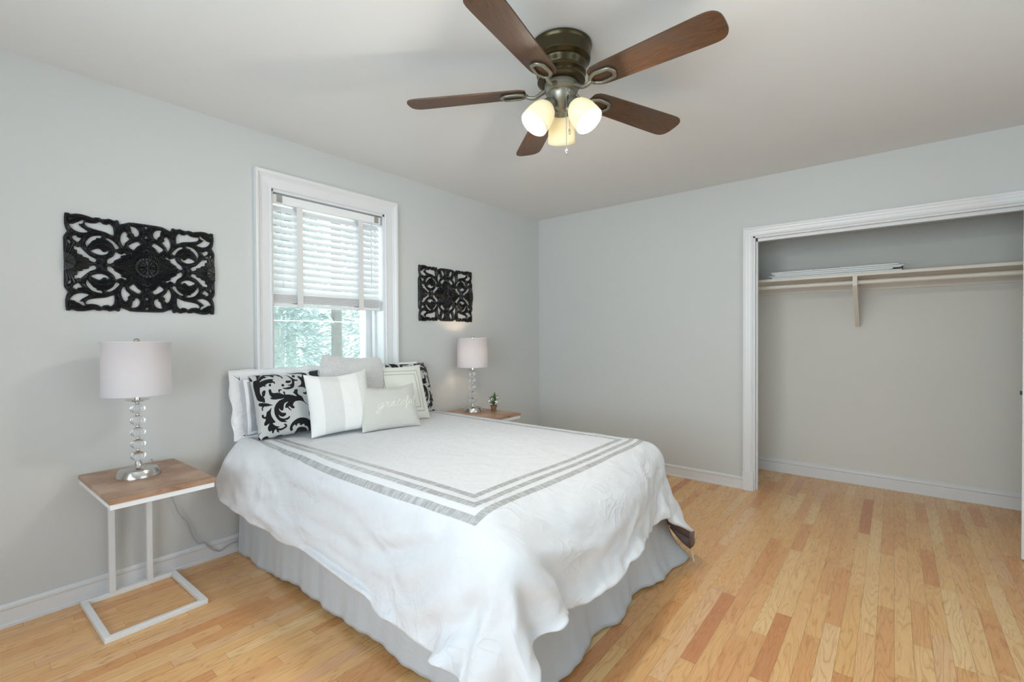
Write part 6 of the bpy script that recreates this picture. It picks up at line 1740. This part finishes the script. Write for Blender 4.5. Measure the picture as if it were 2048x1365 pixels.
def damask_pat(mirror=False):
    def f(Uu, Vv, side):
        m_ = np.zeros(Uu.shape, bool)
        X = (1 - Uu) if mirror else Uu
        polys = [[(a / 1000, b / 1000) for a, b in P] for P in DAM]
        for P in polys:
            for (sx, ox_, oy_) in ((1, 0, 0), (-1, 1.52, .12), (1, 0.0, -1.0)):
                Q = catmull([(sx * a + ox_, b + oy_, 0) for a, b in P], 2, True)
                xs = [p_[0] for p_ in Q]
                ys = [p_[1] for p_ in Q]
                sel = (X >= min(xs)) & (X <= max(xs)) & (Vv >= min(ys)) & (Vv <= max(ys))
                if not sel.any():
                    continue
                px_, py_ = X[sel], Vv[sel]
                ins = np.zeros(px_.shape, bool)
                n = len(Q)
                for i in range(n):
                    x0, y0 = Q[i][0], Q[i][1]
                    x1, y1 = Q[(i + 1) % n][0], Q[(i + 1) % n][1]
                    c = ((y0 > py_) != (y1 > py_))
                    xi = (x1 - x0) * (py_ - y0) / (y1 - y0 + 1e-15) + x0
                    ins ^= (c & (px_ < xi))
                m_[sel] |= ins
        return m_.astype(float)
    return f


def sham_pat(Uu, Vv, side):
    dx_ = np.minimum(Uu, 1 - Uu) * .58
    dy_ = np.minimum(Vv, 1 - Vv) * .38
    d_ = np.minimum(dx_, dy_ + .02)
    return (((d_ > .002) & (d_ < .030)) | ((d_ > .048) & (d_ < .082)) | ((d_ > .10) & (d_ < .13))).astype(float)


def lattice_pat(Uu, Vv, side):
    x = Uu * .40
    y = Vv * .37
    band = ((Uu > .20) & (Uu < .50)) | ((Uu > .80) & (Uu < .97))
    s_ = .0125
    r_ = .0068
    best = np.full(Uu.shape, 1e9)
    for sh in (0, 1):
        gx_ = (np.round(x / s_ - sh * .5) + sh * .5) * s_
        gy_ = (np.round(y / (s_ * 1.2) - sh * .5) + sh * .5) * s_ * 1.2
        dd = np.abs(np.hypot((x - gx_), (y - gy_) * .85) - r_)
        best = np.minimum(best, dd)
    return np.where(band, np.clip(1.15 - best / .0016, 0, 1), 0)


def framed_pat(Uu, Vv, side):
    d_ = np.minimum(np.minimum(Uu, 1 - Uu), np.minimum(Vv, 1 - Vv))
    l1 = np.clip(1.4 - np.abs(d_ - .12) / .0045, 0, 1)
    l2 = np.clip(1.4 - np.abs(d_ - .19) / .0045, 0, 1)
    return np.maximum(l1, l2)


PG = 'pillows heaped at the head of the bed'
pillow('pillow', (-2.955, -.105, 3.0, .50, .330, 9.9, 0), .032, M['sham'], 'white sham pillow with grey satin bands, rearmost at the left of the bed head', 120, sham_pat, .02, 0, 1, flange=(.050, M['sham_edge']), group=PG, z0=.664)
pillow('pillow', (-2.22, -.105, 0, .50, .330, 9, 0), .032, M['sham'], 'white sham pillow with grey satin bands, leaning on the wall behind the right-hand damask pillow', 80, sham_pat, .02, 0, 2, flange=(.040, M['sham_edge']), group=PG, z0=.664)
pillow('pillow', (-2.915, -.213, -10.0, .418, .383, 24, 2.4), .065, M['damask'], 'black and silver damask pillow at the left of the heap', 330, damask_pat(), .045, .0, 3, group=PG)
pillow('pillow', (-1.984, -.178, 2, .393, .397, 19.7, -1.7), .060, M['damask'], 'black and silver damask pillow at the right, behind the piped ivory pillow', 220, damask_pat(True), .045, .0, 4, group=PG)
pillow('pillow', (-2.573, -.237, -6.2, .428, .463, 10.2, -4.3), .060, M['fluffy'], 'fluffy plain white pillow standing tallest in the middle of the heap', 110, None, .0, .03, 5, group=PG, z0=.675, rnd=.10)
pillow('pillow', (-2.213, -.307, -10.4, .387, .400, 23.4, -.7), .050, M['framed'], 'ivory pillow with two thin grey piped square outlines', 260, framed_pat, .03, .01, 6, group=PG)
pillow('pillow', (-2.70, -.380, -11, .37, .365, 15, 2.5), .060, M['lattice'], 'white pillow with bands of fine lattice stitching', 260, lattice_pat, .045, .02, 7, group=PG)
gp, gs = pillow('pillow', (-2.440, -.479, -12.6, .382, .286, 23, 0), .055, M['grateful'], 'small pale grey oblong pillow embroidered with the word grateful', 110, None, .05, .018, 8, group=PG)
GR = [[[357,545], [326,549], [279,513], [252,467], [259,438], [298,453], [342,504], [364,551], [324,450], [278,372], [241,328], [221,338], [225,365],
[266,408], [323,436], [372,486], [402,554], [414,566], [422,544], [444,545], [461,553], [435,520], [419,480], [421,447], [454,453], [485,485],
[526,545], [556,563], [528,559], [494,513], [481,471], [505,468], [545,521], [561,562], [537,507], [533,472], [553,461], [579,487], [614,541],
[646,610], [614,541], [595,485], [609,461], [639,479], [660,506], [698,537], [731,570], [709,580], [669,534], [652,492], [671,468], [708,492],
[762,551], [805,613], [825,670], [816,686], [789,622], [768,514], [748,406], [736,364], [716,381], [727,423], [767,462], [803,517], [842,586],
[816,522], [813,486], [841,497], [870,538], [894,587], [866,509], [874,485], [899,497], [929,545], [963,616], [978,675], [966,677], [935,582],
[913,510], [920,479], [958,497]], [[601,572], [635,576], [670,585]]]
mb = MB()
for st in GR:
    pl = catmull([(a / 1000, b / 1000, 0) for a, b in st], 3)
    P3 = []
    for p_ in pl:
        A_ = np.array([[2 * p_[0] - 1]])
        B_ = np.array([[2 * p_[1] - 1]])
        X, Y, Z = gs(A_, B_, 1)
        P3.append((float(X[0, 0]), float(Y[0, 0]), float(Z[0, 0]) + .0006))
    mb.tube(P3, .0017, 6)
mb.build('embroidered_word', M['thread'], gp, smooth=True)

# ------------------------------------------------------------------ outside
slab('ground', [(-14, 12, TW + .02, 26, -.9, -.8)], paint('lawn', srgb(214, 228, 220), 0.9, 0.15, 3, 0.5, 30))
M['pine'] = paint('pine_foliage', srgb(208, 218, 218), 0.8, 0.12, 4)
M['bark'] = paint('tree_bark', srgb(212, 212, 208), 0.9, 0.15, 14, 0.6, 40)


M['bark_bare'] = paint('bare_bark', srgb(150, 146, 144), 0.9, 0.2, 14, 0.6, 40)


def tree(loc, h, r, n, label, seed, low=.1):
    t = thing('tree', loc, label, 'tree', 0, 'trees beyond the lawn')
    rg = random.Random(seed)
    prof = [(.16, 0), (.13, h * .3), (.09, h * .7), (.02, h)]
    MB().lathe([(max(.03, a), b) for a, b in prof], 14).build('trunk', M['bark'], t, smooth=True)
    mb = MB()
    for i in range(n):
        f = rg.random() ** .8
        z_ = h * (low + (1 - low) * f)
        rr = r * (1 - f * .85) * math.sqrt(rg.random())
        a = rg.uniform(0, 2 * PI)
        c = Vector((rr * math.cos(a), rr * math.sin(a), z_ - .25 * rr))
        d_ = Vector((math.cos(a) + rg.uniform(-.5, .5), math.sin(a) + rg.uniform(-.5, .5), rg.uniform(-.7, .4))).normalized()
        s_ = d_.cross(Vector((rg.uniform(-1, 1), rg.uniform(-1, 1), 1))).normalized()
        L = rg.uniform(.12, .34)
        wv = L * .13
        k = len(mb.v)
        mb.v += [tuple(c - s_ * wv), tuple(c + d_ * L * .6 - s_ * wv), tuple(c + d_ * L), tuple(c + s_ * wv)]
        mb.f.append((k, k + 1, k + 2, k + 3))
    mb.build('foliage', M['pine'], t)
    return t


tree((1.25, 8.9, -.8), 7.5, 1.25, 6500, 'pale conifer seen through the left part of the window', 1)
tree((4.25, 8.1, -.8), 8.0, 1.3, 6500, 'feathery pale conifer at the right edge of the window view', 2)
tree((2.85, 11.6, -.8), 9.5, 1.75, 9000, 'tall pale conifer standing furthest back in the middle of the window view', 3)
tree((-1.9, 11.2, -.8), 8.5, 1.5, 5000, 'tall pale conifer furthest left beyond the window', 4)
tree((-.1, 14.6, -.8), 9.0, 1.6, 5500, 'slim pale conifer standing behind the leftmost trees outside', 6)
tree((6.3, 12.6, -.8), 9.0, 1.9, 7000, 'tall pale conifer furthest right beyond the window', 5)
MB_tr = thing('tree', (.86, 5.5, -.8), 'bare pale tree trunk crossing the middle of the window view', 'tree', 0, 'trees beyond the lawn')
MB().lathe([(.13, 0), (.11, .6), (.10, 2.5), (.09, 5.5), (.07, 8)], 18).build('trunk', M['bark_bare'], MB_tr, smooth=True)
mb = MB()
mb.tube([(0, 0, 2.2), (-.35, -.1, 2.6), (-.5, -.2, 3.2)], [.03, .02, .01], 8)
mb.tube([(0, 0, 2.9), (.5, -.1, 3.3), (.9, 0, 3.9)], [.04, .03, .012], 8)
mb.build('branch', M['bark'], MB_tr, smooth=True)
mb = MB().tube([(-6, 5.2, 1.52), (1.5, 5.2, 1.50), (10, 5.2, 1.55)], .012, 6)
tag(mb.build('overhead_wire', M['trim']), 'thin white wire strung across the garden outside the window', 'wire')

sun = bpy.data.lights.new('sun', 'SUN')
sun.energy = 4.0
sun.angle = .02
sun.color = (1.0, .97, .92)
so_ = bpy.data.objects.new('sun', sun)
COL.objects.link(so_)
so_.rotation_euler = Vector((0.55, 0.12, .8)).to_track_quat('Z', 'Y').to_euler()
